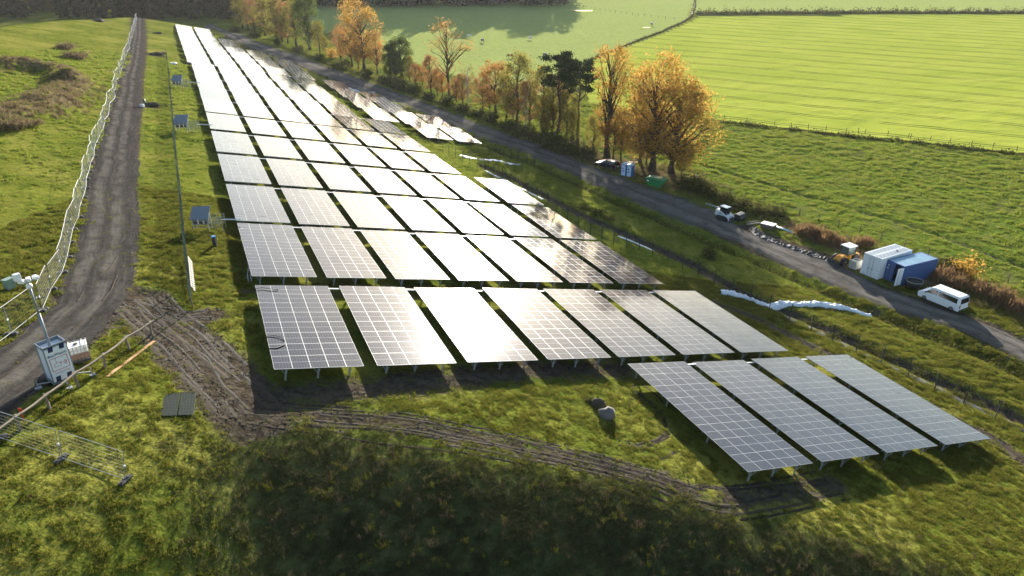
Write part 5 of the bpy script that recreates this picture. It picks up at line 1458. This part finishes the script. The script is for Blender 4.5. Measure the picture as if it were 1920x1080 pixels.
def vehicle(name, label, cat, loc, rz, W, low, up, zb, wtop, paint_m, wheels, wr, wins, front_x, rear_x, lamp_z):
    r = thing(name, label, cat, loc, rz)
    hw = W / 2
    mb = MB()
    # lower body with tumblehome at the sill
    def ring(y, k): return [(x, y, z) for x, z in low]
    prof = [(x, z) for x, z in low]
    rings = [[(x * .985, -hw, zb + (z - zb) * .98 if z > .5 else z + .02) for x, z in prof], [(x, -hw * .96, z) for x, z in prof], [(x, hw * .96, z) for x, z in prof], [(x * .985, hw, zb + (z - zb) * .98 if z > .5 else z + .02) for x, z in prof]]
    mb.loft(rings)
    mb.build('body', paint_m, r, False, .03)
    zt = max(z for _, z in up); z0 = min(z for _, z in up)
    def hy(z): return hw * .95 + (wtop / 2 - hw * .95) * (z - z0) / (zt - z0)
    mb = MB(); n = len(up)
    vs_ = [(x, -hy(z), z) for x, z in up] + [(x, hy(z), z) for x, z in up]
    mb.add(vs_, [tuple(range(n))[::-1], tuple(range(n, 2 * n))] + [(i, (i + 1) % n, n + (i + 1) % n, n + i) for i in range(n)])
    cab = mb.build('cabin', paint_m, r, False, .05)
    for nm, pl in wins:
        for s in (-1, 1):
            m = MB(); P = [(x, s * (hy(z) + .006), z) for x, z in pl]; Q = [(x, s * (hy(z) - .02), z) for x, z in pl]
            m.loft([Q, P]); m.build(nm, M_GLASSV, r)
    def cross(x0, zA, x1, zB, nm, inset=.10, out=.008):
        m = MB(); d = Vector((x1 - x0, 0, zB - zA)); nrm = Vector((d.z, 0, -d.x)).normalized()
        if nrm.x * (1 if x0 > 0 else -1) < 0: nrm = -nrm
        q = [Vector((x0, -hy(zA) + inset, zA)), Vector((x0, hy(zA) - inset, zA)), Vector((x1, hy(zB) - inset, zB)), Vector((x1, -hy(zB) + inset, zB))]
        m.loft([[v - nrm * .02 for v in q], [v + nrm * out for v in q]]); m.build(nm, M_GLASSV, r)
    cross(*front_x, 'windscreen'); cross(*rear_x, 'rear_window')
    L0, L1 = max(x for x, _ in low), min(x for x, _ in low)
    for s in (-1, 1):
        for x in wheels: wheel(r, x, s * (hw - .11), wr, .22)
        m = MB(); m.box((L0 - .12, s * (hw - .22), lamp_z), (.22, .34, .18)); m.build('headlight', M_LAMP, r)
        m = MB(); m.box((L1 + .03, s * (hw - .12), lamp_z + .12), (.10, .2, .42)); m.build('tail_light', M_TAIL, r)
        m = MB(); m.box((front_x[0] - .25, s * (hw + .10), zb + .12), (.12, .2, .2)); m.build('mirror', M_BLACK, r, bevel=.02)
    m = MB(); m.box((L1 - .012, 0, .62), (.02, .52, .12)); m.build('number_plate', M_WHITE, r)
    m = MB(); m.box((L1 + .02, 0, .42), (.12, W - .2, .16)); m.box((L0 - .02, 0, .40), (.12, W - .2, .2)); m.build('bumper', M_BLACK, r)
    return r
pr, pf = onb(1781, 587), onb(1731, 566)
dv = (pf - pr).normalized(); perp = Vector((-dv.y, dv.x, 0));
if perp.y < 0: perp = -perp
cv = (pr + pf) / 2 + perp * .84; cv.z = (gz(cv.x, cv.y) + .09)
vehicle('white_van', 'white passenger van with dark windows parked on the gravel road', 'van', cv, heading(pr, pf), 1.92,
        [(-2.42, .32), (2.35, .30), (2.48, .50), (2.46, .85), (2.28, 1.02), (1.75, 1.14), (-2.42, 1.14)],
        [(-2.41, 1.10), (-2.28, 1.90), (-2.10, 1.97), (.95, 1.97), (1.12, 1.90), (1.86, 1.10)], 1.10, 1.56, M_VANW, (-1.6, 1.6), .34,
        [('side_window', [(-2.05, 1.18), (.18, 1.18), (.18, 1.72), (-1.98, 1.72)]), ('door_window', [(.30, 1.18), (1.55, 1.18), (1.10, 1.70), (.30, 1.72)])],
        (1.78, 1.18, 1.16, 1.84), (-2.40, 1.18, -2.30, 1.78), .80)
pr, pf = onb(1150, 320), onb(1119, 313)
cv = (pr + pf) / 2; perp = Vector((-(pf - pr).y, (pf - pr).x, 0)).normalized(); perp = perp if perp.y > 0 else -perp
cv = cv + perp * .8; cv.z = gz(cv.x, cv.y) + .09
vehicle('dark_car', 'dark estate car parked under the trees beside the toilets', 'car', cv, heading(pr, pf), 1.84,
        [(-2.25, .28), (2.2, .26), (2.33, .45), (2.28, .68), (1.95, .84), (1.0, .96), (-2.28, .98), (-2.32, .6)],
        [(-2.26, .94), (-2.0, 1.40), (-1.75, 1.50), (.25, 1.50), (.42, 1.46), (1.22, .94)], .94, 1.30, M_CARD, (-1.4, 1.38), .33,
        [('side_window', [(-1.95, 1.00), (-.42, 1.00), (-.42, 1.40), (-1.78, 1.38)]), ('door_window', [(-.34, 1.0), (.98, 1.0), (.45, 1.38), (-.34, 1.41)])],
        (1.14, 1.0, .52, 1.42), (-2.22, 1.02, -2.03, 1.38), .62)

# containers
M_CBLUE = paint('blue_container_paint', (0.035, 0.095, 0.260), 0.45, 0, 0.12, 1.2, dirt=0.15, dirt_col=(.10, .09, .08))
M_CBLUETOP = paint('light_blue_container_roof', (0.24, 0.40, 0.52), 0.5, 0, 0.25, 1.0, dirt=0.3, dirt_col=(.32, .36, .38))  # roof blue set lighter than the wall blue
M_CWHITE = paint('white_container_paint', (0.70, 0.73, 0.76), 0.45, 0, 0.05, 1.2, dirt=0.12)
M_ROOFSTR = paint('grey_blue_roof_sheet', (0.13, 0.18, 0.23), 0.5, 0.1, 0.1)
M_INSIDE = paint('dark_container_inside', (0.035, 0.035, 0.04), 0.8)
def corr(mb, p0, p1, z0, z1, pitch=.28, dep=.035):
    p0, p1 = Vector(p0), Vector(p1); d = p1 - p0; L = d.length; d.normalize(); n = Vector((d.y, -d.x, 0))
    k = int(L / pitch); prof = []
    for i in range(k):
        for f, o in ((0, 0), (.35, 0), (.5, 1), (.85, 1)):
            prof.append(p0 + d * (L * (i + f) / k) - n * dep * o)
    prof.append(p1)
    vs_ = [(q.x, q.y, z0) for q in prof] + [(q.x, q.y, z1) for q in prof]; m = len(prof)
    mb.add(vs_, [(i, i + 1, m + i + 1, m + i) for i in range(m - 1)])
def container(name, label, p, q, H, mat, roofmat, opendoor, L=6.06):
    rz = heading(p, q); r = thing(name, label, 'container', Vector((p.x, p.y, min(gz(p.x, p.y), gz(q.x, q.y)) + .1)), rz)
    W = 2.44
    mb = MB(); corr(mb, (W - .02, .1, 0), (W - .02, L - .1, 0), .15, H - .12); mb.build('side_wall', mat, r)
    mb = MB(); corr(mb, (.02, L - .1, 0), (.02, .1, 0), .15, H - .12); mb.build('side_wall', mat, r)
    mb = MB(); corr(mb, (W - .1, L - .02, 0), (.1, L - .02, 0), .15, H - .12); mb.build('rear_wall', mat, r)
    mb = MB()
    for x in (.07, W - .07):
        for y in (.07, L - .07): mb.box((x, y, H / 2), (.16, .16, H))
    for z in (.09, H - .07):
        for x in (.06, W - .06): mb.box((x, L / 2, z), (.11, L - .3, .14))
        for y in (.06, L - .06): mb.box((W / 2, y, z), (W - .3, .11, .14))
    mb.build('frame', mat, r, bevel=.01)
    mb = MB(); mb.box((W / 2, L / 2, .14), (W - .2, L - .2, .06)); mb.build('floor', M_INSIDE, r)
    rf_ = MB(); rf_.box((W / 2, L / 2, H - .05), (W - .16, L - .16, .04)); ro = rf_.build('roof', roofmat, r)
    return r, W, L, H
p, q = onb(1612.1, 511.8), onb(1643.8, 525)
r, W, L, H = container('white_container', 'white steel site container with ribbed roof beside the blue container', p, q, 2.85, M_CWHITE, M_ROOFSTR, False)
for i in range(9):
    mb = MB(); mb.box((.22 + 2.0 * i / 8, L / 2, H - .008), (.07 if i != 4 else .16, L - .3, .05)); mb.build('roof_rib', M_CWHITE, r)
mb = MB(); mb.box((1.7, 4.0, H + .06), (.16, .16, .14)); mb.build('roof_vent', M_BLACK, r)
for s in (0, 1):
    mb = MB(); mb.box((.66 + 1.12 * s, .03, H / 2), (1.09, .05, H - .34)); d = mb.build('door', M_CWHITE, r)
    mb = MB(); mb.tube([(.95 + .5 * s, -.02, .25), (.95 + .5 * s, -.02, H - .25)], .02, 6); mb.build('lock_bar', M_GALV, d)
    mb = MB(); mb.box((.95 + .5 * s, -.03, 1.1), (.2, .04, .05)); mb.build('handle', M_BLACK, d)
p, q = onb(1655.5, 521.5), onb(1687, 535.8)
r, W, L, H = container('blue_container', 'blue steel shipping container with one door standing open', p, q, 2.59, M_CBLUE, M_CBLUETOP, True)
for i in range(20):
    mb = MB(); mb.box((W / 2, .25 + (L - .5) * i / 19, H - .018), (W - .3, .10, .03)); mb.build('roof_rib', M_CBLUETOP, r)
mb = MB(); mb.box((.66, .03, H / 2), (1.09, .05, H - .34)); d = mb.build('door', M_CBLUE, r)
for x in (.4, .85):
    mb = MB(); mb.tube([(x, -.02, .25), (x, -.02, H - .25)], .02, 6); mb.build('lock_bar', M_GALV, d)
for x, z in ((.35, 2.0), (.28, 1.6)):
    mb = MB(); mb.box((x, -.01, z), (.16, .02, .16)); mb.build('door_sticker', M_WHITE, d)
mb = MB(); mb.box((W - .02, -.52, H / 2), (.05, 1.08, H - .34)); d = mb.build('open_door', M_TWHITE, r)  # pale colour stands in for the light on the inner face
d['label'] = 'open container door, its lit inner face put in as pale colour'
mb = MB(); mb.tube([(W + .02, -.7, .25), (W + .02, -.7, H - .25)], .02, 6); mb.build('lock_bar', M_GALV, d)
for k, (x, y, s_) in enumerate(((1.5, 1.2, .7), (1.9, 2.0, .9), (1.3, 2.6, .6))):
    mb = MB(); mb.box((x, y, .17 + s_ / 2), (.5, .5, s_)); mb.build('stored_crate', M_POSTWOOD, r)

# generator
p, q = onb(1590, 503.5), onb(1604, 509)
r = thing('generator', 'beige generator box with dark vents left of the white container', 'generator', Vector((p.x, p.y, gz(p.x, p.y) + .08)), heading(p, q))
mb = MB(); mb.box((.5, .6, .70), (1.0, 1.25, 1.1)); M_BEIGE = paint('beige_generator', (.42, .40, .35), .5, 0, .06, 2, dirt=.2); mb.build('housing', M_BEIGE, r, bevel=.03)
mb = MB(); mb.box((.5, .6, .08), (1.06, 1.32, .16)); mb.build('base', M_DARKSTEEL, r)
for k in range(3):
    mb = MB(); mb.box((.25 + .25 * k, .75, 1.26), (.17, .5, .03)); mb.build('vent', M_BLACK, r)
mb = MB(); mb.tube([(.5, -.04, .3), (.52, -.05, .8), (.6, -.04, 1.1)], .015, 5); mb.build('cable', M_BLACK, r)

# yellow wheel loader
M_YEL = paint('yellow_machine_paint', (.62, .30, .025), .4, 0, .08, 2, dirt=.25)
M_CABGLASS = paint('greenish_cab_glass', (.06, .10, .09), .08, 0, .05, spec=.7)
pL = onb(1583, 492)
r = thing('wheel_loader', 'yellow compact wheel loader with glazed cab left of the containers', 'loader', Vector((pL.x, pL.y, gz(pL.x, pL.y) + .06)), math.radians(205))
for x in (-.95, .95):
    for y in (-.72, .72): wheel(r, x, y, .56, .42, M_YEL)
mb = MB(); mb.prism([(-1.95, .5), (-.1, .5), (-.1, 1.25), (-1.3, 1.32), (-1.9, 1.15)], -.55, .55, 0, 'Y'); mb.build('engine_cover', M_YEL, r, bevel=.04)
mb = MB(); mb.prism([(-.1, .5), (1.5, .5), (1.55, .8), (.9, 1.0), (-.1, 1.0)], -.42, .42, 0, 'Y'); mb.build('front_frame', M_YEL, r, bevel=.03)
cabo = MB()
for x, y in ((-.95, -.58), (-.95, .58), (.45, -.58), (.45, .58)): cabo.box((x, y, 1.75), (.07, .07, 1.2))
cab = cabo.build('cab_frame', M_BLACK, r)
mb = MB(); mb.box((-.25, 0, 1.75), (1.34, 1.1, 1.02)); mb.build('cab_glass', M_CABGLASS, r)
mb = MB(); mb.box((-.25, 0, 2.40), (1.65, 1.38, .12)); mb.build('cab_roof', M_TWHITE, r, bevel=.04)
for s in (-1, 1):
    mb = MB(); mb.tube([(.5, .32 * s, 1.15), (1.3, .32 * s, 1.05), (2.1, .32 * s, .45)], .09, 6); mb.build('lift_arm', M_YEL, r)
    mb = MB(); mb.prism([(-1.5, .95), (-.5, .95), (-.4, 1.15), (-1.4, 1.2)], s * .5, s * .95, 0, 'Y'); mb.build('mudguard', M_BLACK, r)
mb = MB(); mb.prism([(2.1, .05), (2.75, .02), (2.2, .25), (2.05, .75), (1.98, .7)], -.95, .95, 0, 'Y'); mb.build('bucket', M_DARKSTEEL, r)

# skid steer loader
pS = onb(1358, 412)
r = thing('skid_steer_loader', 'white and black skid steer loader parked on the shaded road', 'loader', Vector((pS.x, pS.y, gz(pS.x, pS.y) + .06)), math.radians(-50))
M_SKW = paint('white_blue_machine', (.62, .68, .72), .4, 0, .06, 2, dirt=.15)
for s in (-1, 1):
    mb = MB(); n = 10; ring = [(.75 * 1 + .36 * math.cos(a), .36 + .36 * math.sin(a)) for a in np.linspace(-math.pi / 2, math.pi / 2, n)] + [(-.75 + .36 * math.cos(a), .36 + .36 * math.sin(a)) for a in np.linspace(math.pi / 2, 3 * math.pi / 2, n)]
    mb.prism(ring, s * .55, s * .9, 0, 'Y'); mb.build('track', M_TYRE, r)
    mb = MB(); mb.tube([(-1.2, .68 * s, 1.35), (-.3, .72 * s, 1.30), (.9, .72 * s, .75), (1.25, .70 * s, .28)], [.11, .12, .11, .09], 6); mb.build('lift_arm', M_SKW, r)
    mb = MB(); mb.prism([(-1.35, .7), (-.85, .7), (-.85, 1.45), (-1.2, 1.5)], s * .50, s * .80, 0, 'Y'); mb.build('rear_tower', M_SKW, r, bevel=.03)
mb = MB(); mb.box((-.15, 0, .62), (2.2, 1.08, .6)); mb.box((-1.15, 0, 1.1), (.5, 1.0, .7)); mb.build('chassis', M_SKW, r, bevel=.03)
mb = MB(); mb.box((-.1, 0, 1.5), (1.25, .95, 1.1)); mb.build('cab', M_GLASSV, r, bevel=.03)
mb = MB(); mb.box((-.1, 0, 2.08), (1.35, 1.05, .08)); mb.build('cab_roof', M_SKW, r, bevel=.02)
mb = MB(); mb.box((1.3, 0, .35), (.10, 1.3, .6)); mb.build('coupler', M_DARKSTEEL, r)

pA = onb(1386, 411)
r = thing('bucket_attachment', 'black loader attachment standing right of the skid steer', 'attachment', Vector((pA.x, pA.y, gz(pA.x, pA.y) + .02)), math.radians(-48))
mb = MB(); mb.prism([(-.7, 0), (.6, 0), (.75, .5), (.45, 1.0), (-.25, 1.1), (-.75, .7)], -.9, .9, 0, 'Y'); mb.build('hood', M_BLACK, r, bevel=.06)
mb = MB(); mb.cyl((.2, 0, .3), .34, 1.9, 'Y', 14); mb.build('roller', M_DARKSTEEL, r)
for k, (u, v, rz, L_) in enumerate(((1410, 416, -15, 2.2), (1412, 420, -12, 2.4))):
    mb = MB(); mb.box((0, 0, .1), (L_, .28, .18)); o = mb.build('timber_beam', M_WOOD, None, bevel=.01); o.location = onb(u, v); o.location.z = gz(*o.location[:2]); o.rotation_euler = (0, 0, math.radians(rz + 30)); tag(o, ['upper timber beam lying right of the black attachment', 'lower timber beam lying right of the black attachment'][k], 'beam')
pW = onb(1440, 427)
r = thing('pallet_box', 'dark pallet box with white lid beside the road', 'box', Vector((pW.x, pW.y, gz(pW.x, pW.y))), math.radians(-42))
mb = MB(); mb.box((0, 0, .35), (1.9, 1.25, .6)); mb.build('box_body', M_POSTWOOD, r); mb = MB(); mb.box((0, 0, .69), (2.0, 1.35, .07)); mb.build('lid', M_WHITE, r)
p, q = onb(1452, 425), onb(1490, 438)
M_PIPE = paint('pale_blue_pipe', (.40, .56, .66), .4)
for k in range(2):
    mb = MB(); a = p + Vector((.25 * k, .18 * k, 0)); b = q + Vector((.25 * k - .5 * k, .18 * k + .4 * k, 0))
    mb.tube([(0, 0, 0), Vector((b.x - a.x, b.y - a.y, gz(b.x, b.y) - gz(a.x, a.y)))], .11, 10); o = mb.build('plastic_pipe', M_PIPE, None, True); o.location = (a.x, a.y, gz(a.x, a.y) + .12)
    tag(o, ['pale blue plastic pipe lying next to the pallet box', 'second pale blue pipe lying behind the first'][k], 'pipe')
p, q = onb(1323, 383), onb(1347, 391)
mb = MB(); mb.box((0, 0, .12), ((q - p).length, .3, .2)); o = mb.build('steel_beam', M_GALV, None, bevel=.01); o.location = p.lerp(q, .5); o.location.z = gz(*o.location[:2]) + .05; o.rotation_euler = (0, 0, heading(p, q)); tag(o, 'pale steel beam lying behind the skid steer', 'beam')

# crumpled black liner on the road edge
def crumple(name, label, cat, P, width, step, amp, mat, seed, dz=.08, tube=False, kx=1.0):
    rg = np.random.default_rng(seed)
    seg = np.hypot(*np.diff(P, axis=0).T); s = np.concatenate([[0], np.cumsum(seg)]); n = int(s[-1] / step); q = np.linspace(0, s[-1], n); m = 9
    cx, cy = np.interp(q, s, P[:, 0]), np.interp(q, s, P[:, 1]); tx, ty = np.gradient(cx), np.gradient(cy); l = np.hypot(tx, ty); nx_, ny_ = -ty / l, tx / l
    wv = width * (0.75 + 0.35 * np.interp(q, np.linspace(0, s[-1], 9), rg.uniform(0, 1.2, 9)))
    off = np.interp(q, np.linspace(0, s[-1], 7), rg.normal(0, width * .25, 7))
    V = []; zr = rg.normal(0, 1, (n, m)); zr = (zr + np.roll(zr, 1, 1)) * .6
    zk = np.sin(q * kx * 2.6 + 1.5 * np.sin(q * .9))[:, None]
    for j in range(m):
        f = j / (m - 1) - .5
        x = cx + nx_ * (wv * f + off); y = cy + ny_ * (wv * f + off)
        env = 1 - (2 * abs(f)) ** 3
        z = height(x, y) + .02 + env * (dz + amp * np.abs(.6 * zr[:, j] + .6 * zk[:, 0]))
        V.append(np.stack([x, y, z], -1))
    V = np.stack(V, 1).reshape(-1, 3); idx = np.arange(n * m).reshape(n, m)
    F = np.stack([idx[:-1, :-1], idx[:-1, 1:], idx[1:, 1:], idx[1:, :-1]], -1).reshape(-1, 4)
    me_ = bpy.data.meshes.new(name); c = V.mean(0); me_.from_pydata((V - c).tolist(), [], F.tolist()); me_.update()
    if me_.polygons[len(F) // 2].normal.z < 0: me_.flip_normals()
    me_.materials.append(mat); o = link(name, me_); o.location = c
    so_ = o.modifiers.new('thickness', 'SOLIDIFY'); so_.thickness = .02
    return tag(o, label, cat)
M_LINER = paint('wet_black_liner', (.040, .037, .038), .8, 0, .3, 1.5, dirt=.35, dirt_col=(.09, .08, .075))
crumple('black_liner', 'crumpled black plastic liner lying along the road edge', 'liner', poly([(1398, 430), (1440, 447), (1500, 468), (1540, 481), (1572, 494)]), 1.8, .22, .22, M_LINER, 3, kx=1.6)
M_TARP = paint('white_geotextile', (.66, .69, .73), .6, 0, .06, 1.5, dirt=.15)
crumple('white_tarp', 'long crumpled white plastic sheeting along the drainage trench', 'tarp', poly([(1352, 552), (1400, 561), (1440, 572), (1480, 571), (1530, 576), (1580, 580), (1612, 584), (1628, 584)]), 1.35, .2, .16, M_TARP, 5, dz=.3)
crumple('white_tarp', 'white plastic strip along the trench beside the right hand tables', 'tarp', poly([(908, 320), (950, 340), (985, 357), (1018, 374)]), .5, .35, .05, M_TARP, 6)
crumple('white_tarp', 'narrow white strip in the trench above the front row', 'tarp', poly([(1160, 441), (1190, 453), (1225, 468)]), .45, .35, .05, M_TARP, 7)
crumple('white_tarp', 'flattened pale sheeting before the far right tables', 'tarp', poly([(862, 292), (885, 297), (930, 300), (975, 308)]), 1.4, .4, .06, M_TARP, 8)
crumple('blue_tarp', 'pale blue tarpaulin bundle at the edge of the far right tables', 'tarp', poly([(655, 165), (672, 170), (688, 175)]), 1.6, .3, .35, paint('pale_blue_tarp', (.45, .55, .66), .5), 9)
M_RIP = paint('grey_drain_stone', (.11, .105, .10), .85, 0, .3, 3.0, spec=.1, bump=1.0)
gl_ = [(1470, 593), (1520, 614), (1600, 654), (1700, 700), (1800, 748), (1900, 796), (1990, 840)]
strip('drain_gravel', [(u + 3, v - 4) for u, v in gl_], [(u - 3, v + 5) for u, v in gl_], M_RIP, nu=5, dz=.09, step=.5, jag=.12, label='strip of grey drain stone beside the trench', cat='gravel')

# dark hose tub by the blue container
p = onb(1712, 538)
r = thing('hose_tub', 'round black tub with pale rim against the blue container', 'tub', Vector((p.x, p.y, gz(p.x, p.y) + .05)))
mb = MB(); n = 20
mb.loft([[(rr * math.cos(2 * math.pi * k / n), rr * math.sin(2 * math.pi * k / n), z) for k in range(n)] for rr, z in ((.75, 0), (.92, .45), (.98, .85), (.88, .85), (.80, .5))]); mb.build('tub', M_BLACK, r, True)
mb = MB(); mb.tube([(.95 * math.cos(a), .95 * math.sin(a), .87) for a in np.linspace(0, math.pi * 2, 25)], .05, 6); mb.build('rim', M_GALV, r, True)
mb = MB(); mb.blob((0, 0, .55), (.75, .7, .35), 0, 4, 12, 6, .1, -1); mb.build('tarpaulin', M_LINER, r)

# portable toilets
M_TB = paint('blue_toilet_plastic', (.02, .10, .36), .4, 0, .08)
M_TWH = paint('pale_toilet_door', (.55, .66, .76), .4, 0, .05)
p, q = onb(1163, 329), onb(1184.5, 333)
du = (q - p).normalized()
for k in range(2):
    pp = p + du * (1.16 * k); r = thing('portable_toilet', ['blue portable toilet next to the dark car', 'pale fronted portable toilet on the skip side'][k], 'toilet', Vector((pp.x, pp.y, gz(pp.x, pp.y) + .03)), heading(p, q), 'portable toilets')
    mb = MB(); mb.box((.55, .55, 1.12), (1.08, 1.08, 2.1)); mb.build('cabin', M_TB, r, bevel=.03)
    mb = MB(); mb.prism([(.0, 2.16), (1.1, 2.16), (.95, 2.34), (.55, 2.40), (.15, 2.34)], .0, 1.1, 0, 'Y'); mb.build('roof', M_TWH, r)
    mb = MB(); mb.box((.55, 0, 1.1), (.78, .05, 1.9)); d = mb.build('door', M_TWH, r)
    mb = MB(); mb.box((.45, -.03, 1.45), (.22, .02, .30)); mb.box((.5, -.03, .95), (.3, .02, .22)); mb.build('door_sign', M_TB, d)
    mb = MB(); mb.box((.85, -.04, 1.05), (.05, .05, .14)); mb.build('handle', M_BLACK, d)
    mb = MB(); mb.box((-.005, .55, 1.5), (.02, .3, .3)); mb.box((-.005, .55, .8), (.02, .3, .3)); mb.build('side_vent', M_TWH, r)
# green skip
p, q = onb(1209, 346), onb(1241, 353)
r = thing('green_skip', 'bright green waste skip with sheet lid under the golden oaks', 'skip', Vector((p.x, p.y, gz(p.x, p.y) + .05)), heading(p, q))
M_SKIP = paint('green_skip_paint', (.015, .20, .055), .45, 0, .12, 1.5, dirt=.15)
mb = MB(); mb.prism([(.55, 0), (2.95, 0), (3.6, 1.15), (3.6, 1.25), (-.05, 1.25), (-.05, 1.15)], 0, 1.75, 0, 'Y'); mb.build('body', M_SKIP, r, bevel=.02)
mb = MB(); mb.box((1.78, .875, 1.28), (3.75, 1.85, .09)); mb.build('rim', M_SKIP, r)
mb = MB(); mb.prism([(0.1, 1.32), (3.4, 1.32), (2.7, 1.52), (.9, 1.5)], .1, 1.6, 0, 'Y'); mb.build('cover_sheet', paint('pale_green_cover', (.05, .24, .12), .35), r)
for x in (.9, 2.6):
    mb = MB(); mb.cyl((x, -.05, .95), .06, .18, 'Y', 8); mb.build('lifting_lug', M_DARKSTEEL, r)
mb = MB(); mb.box((.55, -.02, .85), (.35, .02, .22)); mb.build('plate', M_WHITE, r)

# puddles
def puddle(u, v, sx, sy, label, rz=0):
    p = onb(u, v); mb = MB(); rd = random.Random(int(u)); n = 18
    ring = [((1 + rd.uniform(-.25, .25)) * sx * math.cos(2 * math.pi * k / n), (1 + rd.uniform(-.25, .25)) * sy * math.sin(2 * math.pi * k / n), 0) for k in range(n)]
    mb.add(ring, [tuple(range(n))]); o = mb.build('puddle', M_WATER); o.location = (p.x, p.y, max(gz(p.x + a * sx * .8, p.y + b * sy * .8) for a, b in ((0, 0), (1, 0), (-1, 0), (0, 1), (0, -1))) + .015); o.rotation_euler = (0, 0, rz)
    return tag(o, label, 'puddle', kind='structure')
t = NT('still_water'); M_WATER = t.surface(t.principled((.03, .035, .03), .05, 0, None, .5))
puddle(1090, 20, 7, 3, 'bright puddle in the cow meadow by the wood')
puddle(1187, 304, 1.3, .7, 'small bright puddle under the golden oaks'); puddle(1212, 52, 2.2, .8, 'puddle by the cow near the field fence')


# cows
M_COWB = paint('black_cow_coat', (.018, .016, .015), .8); 
tcw = NT('black_and_white_cow_coat'); nz_ = tcw.ramp(tcw.noise(tcw.coord('Object'), 1.6, 1.0), .47, .53)
M_COWW = tcw.surface(tcw.principled(tcw.mix(nz_, (.02, .018, .017), (.65, .62, .58)), .8))
M_COWL = paint('white_cow_coat', (.62, .60, .56), .8, 0, .1)
def cow(u, v, rz, mat, label, graze=True):
    p = onb(u, v); r = thing('cow', label, 'cow', Vector((p.x, p.y, gz(p.x, p.y))), rz, 'cows in the meadow')
    mb = MB(); n = 12
    def ring(x, z, w, h): return [(x, w * math.cos(2 * math.pi * k / n), z + h * math.sin(2 * math.pi * k / n)) for k in range(n)]
    mb.loft([ring(-1.15, 1.12, .10, .16), ring(-1.05, 1.08, .28, .33), ring(-.6, 1.02, .36, .40), ring(0, .98, .38, .42), ring(.5, 1.02, .33, .42), ring(.85, 1.08, .24, .36), ring(1.05, 1.12, .15, .24)])
    hz = .55 if graze else 1.35
    mb.tube([(.85, 0, 1.12), (1.2, 0, 1.0 if graze else 1.3), (1.42, 0, hz + .1), (1.6, 0, hz - .15)], [.24, .17, .15, .09], 9)
    for s in (-1, 1): mb.tube([(1.38, s * .12, hz + .18), (1.36, s * .30, hz + .2)], [.05, .02], 5)
    for x, s, bk in ((-.85, .2, 1), (-.8, -.2, 1), (.68, .18, 0), (.75, -.18, 0)):
        mb.tube([(x, s, .95), (x + (.12 if bk else .02), s, .62), (x - (.08 if bk else 0), s, .34), (x, s, 0)], [.16, .10, .065, .06], 7)
    mb.tube([(-1.15, 0, 1.2), (-1.25, 0, .9), (-1.22, 0, .5)], [.03, .02, .04], 5)
    o = mb.build('body', mat, r, True)
    return r
cow(957, 108, 3.0, M_COWB, 'black cow standing in the sunlit meadow'); cow(905, 79, 2.2, M_COWW, 'black and white cow grazing near the tall half bare tree')
cow(994, 75, 2.4, M_COWL, 'white cow grazing in the middle of the meadow'); cow(1222, 48, 1.8, M_COWW, 'black and white cow by the far field fence', False)
cow(1022, 106, 2.0, M_COWW, 'spotted cow half hidden behind the pine crowns'); cow(880, 70, 2.6, M_COWL, 'pale cow behind the half bare tree')
# little notice board near the far tables
p = onb(692, 180); r = thing('notice_board', 'white slatted board on posts by the far end of the gravel road', 'board', Vector((p.x, p.y, gz(p.x, p.y))), .2)
for x in (0, 1.6):
    mb = MB(); mb.box((x, 0, .8), (.08, .08, 1.7)); mb.build('post', M_WOOD, r)
for k in range(4):
    mb = MB(); mb.box((.8, -.05, .6 + .3 * k), (1.9, .04, .2)); mb.build('board', M_WHITE, r)
# ------------------------------------------------------------------ thin autumn haze: one closed box of even air
hz = MB(); hz.box((0, 1650, 15.5), (5600, 4200, 95.0))
ho = hz.build('haze', [])
ho.data.materials.clear()
th = NT('thin_haze')
pv = th.n('ShaderNodeVolumePrincipled')
pv.inputs['Color'].default_value = (0.93, 0.95, 1.0, 1)
pv.inputs['Density'].default_value = 0.00004
pv.inputs['Anisotropy'].default_value = 0.35
th.l(pv.outputs[0], th.out.inputs['Volume'])
ho.data.materials.append(th.mat)
tag(ho, 'thin autumn haze filling the air over the site', 'haze', kind='stuff')
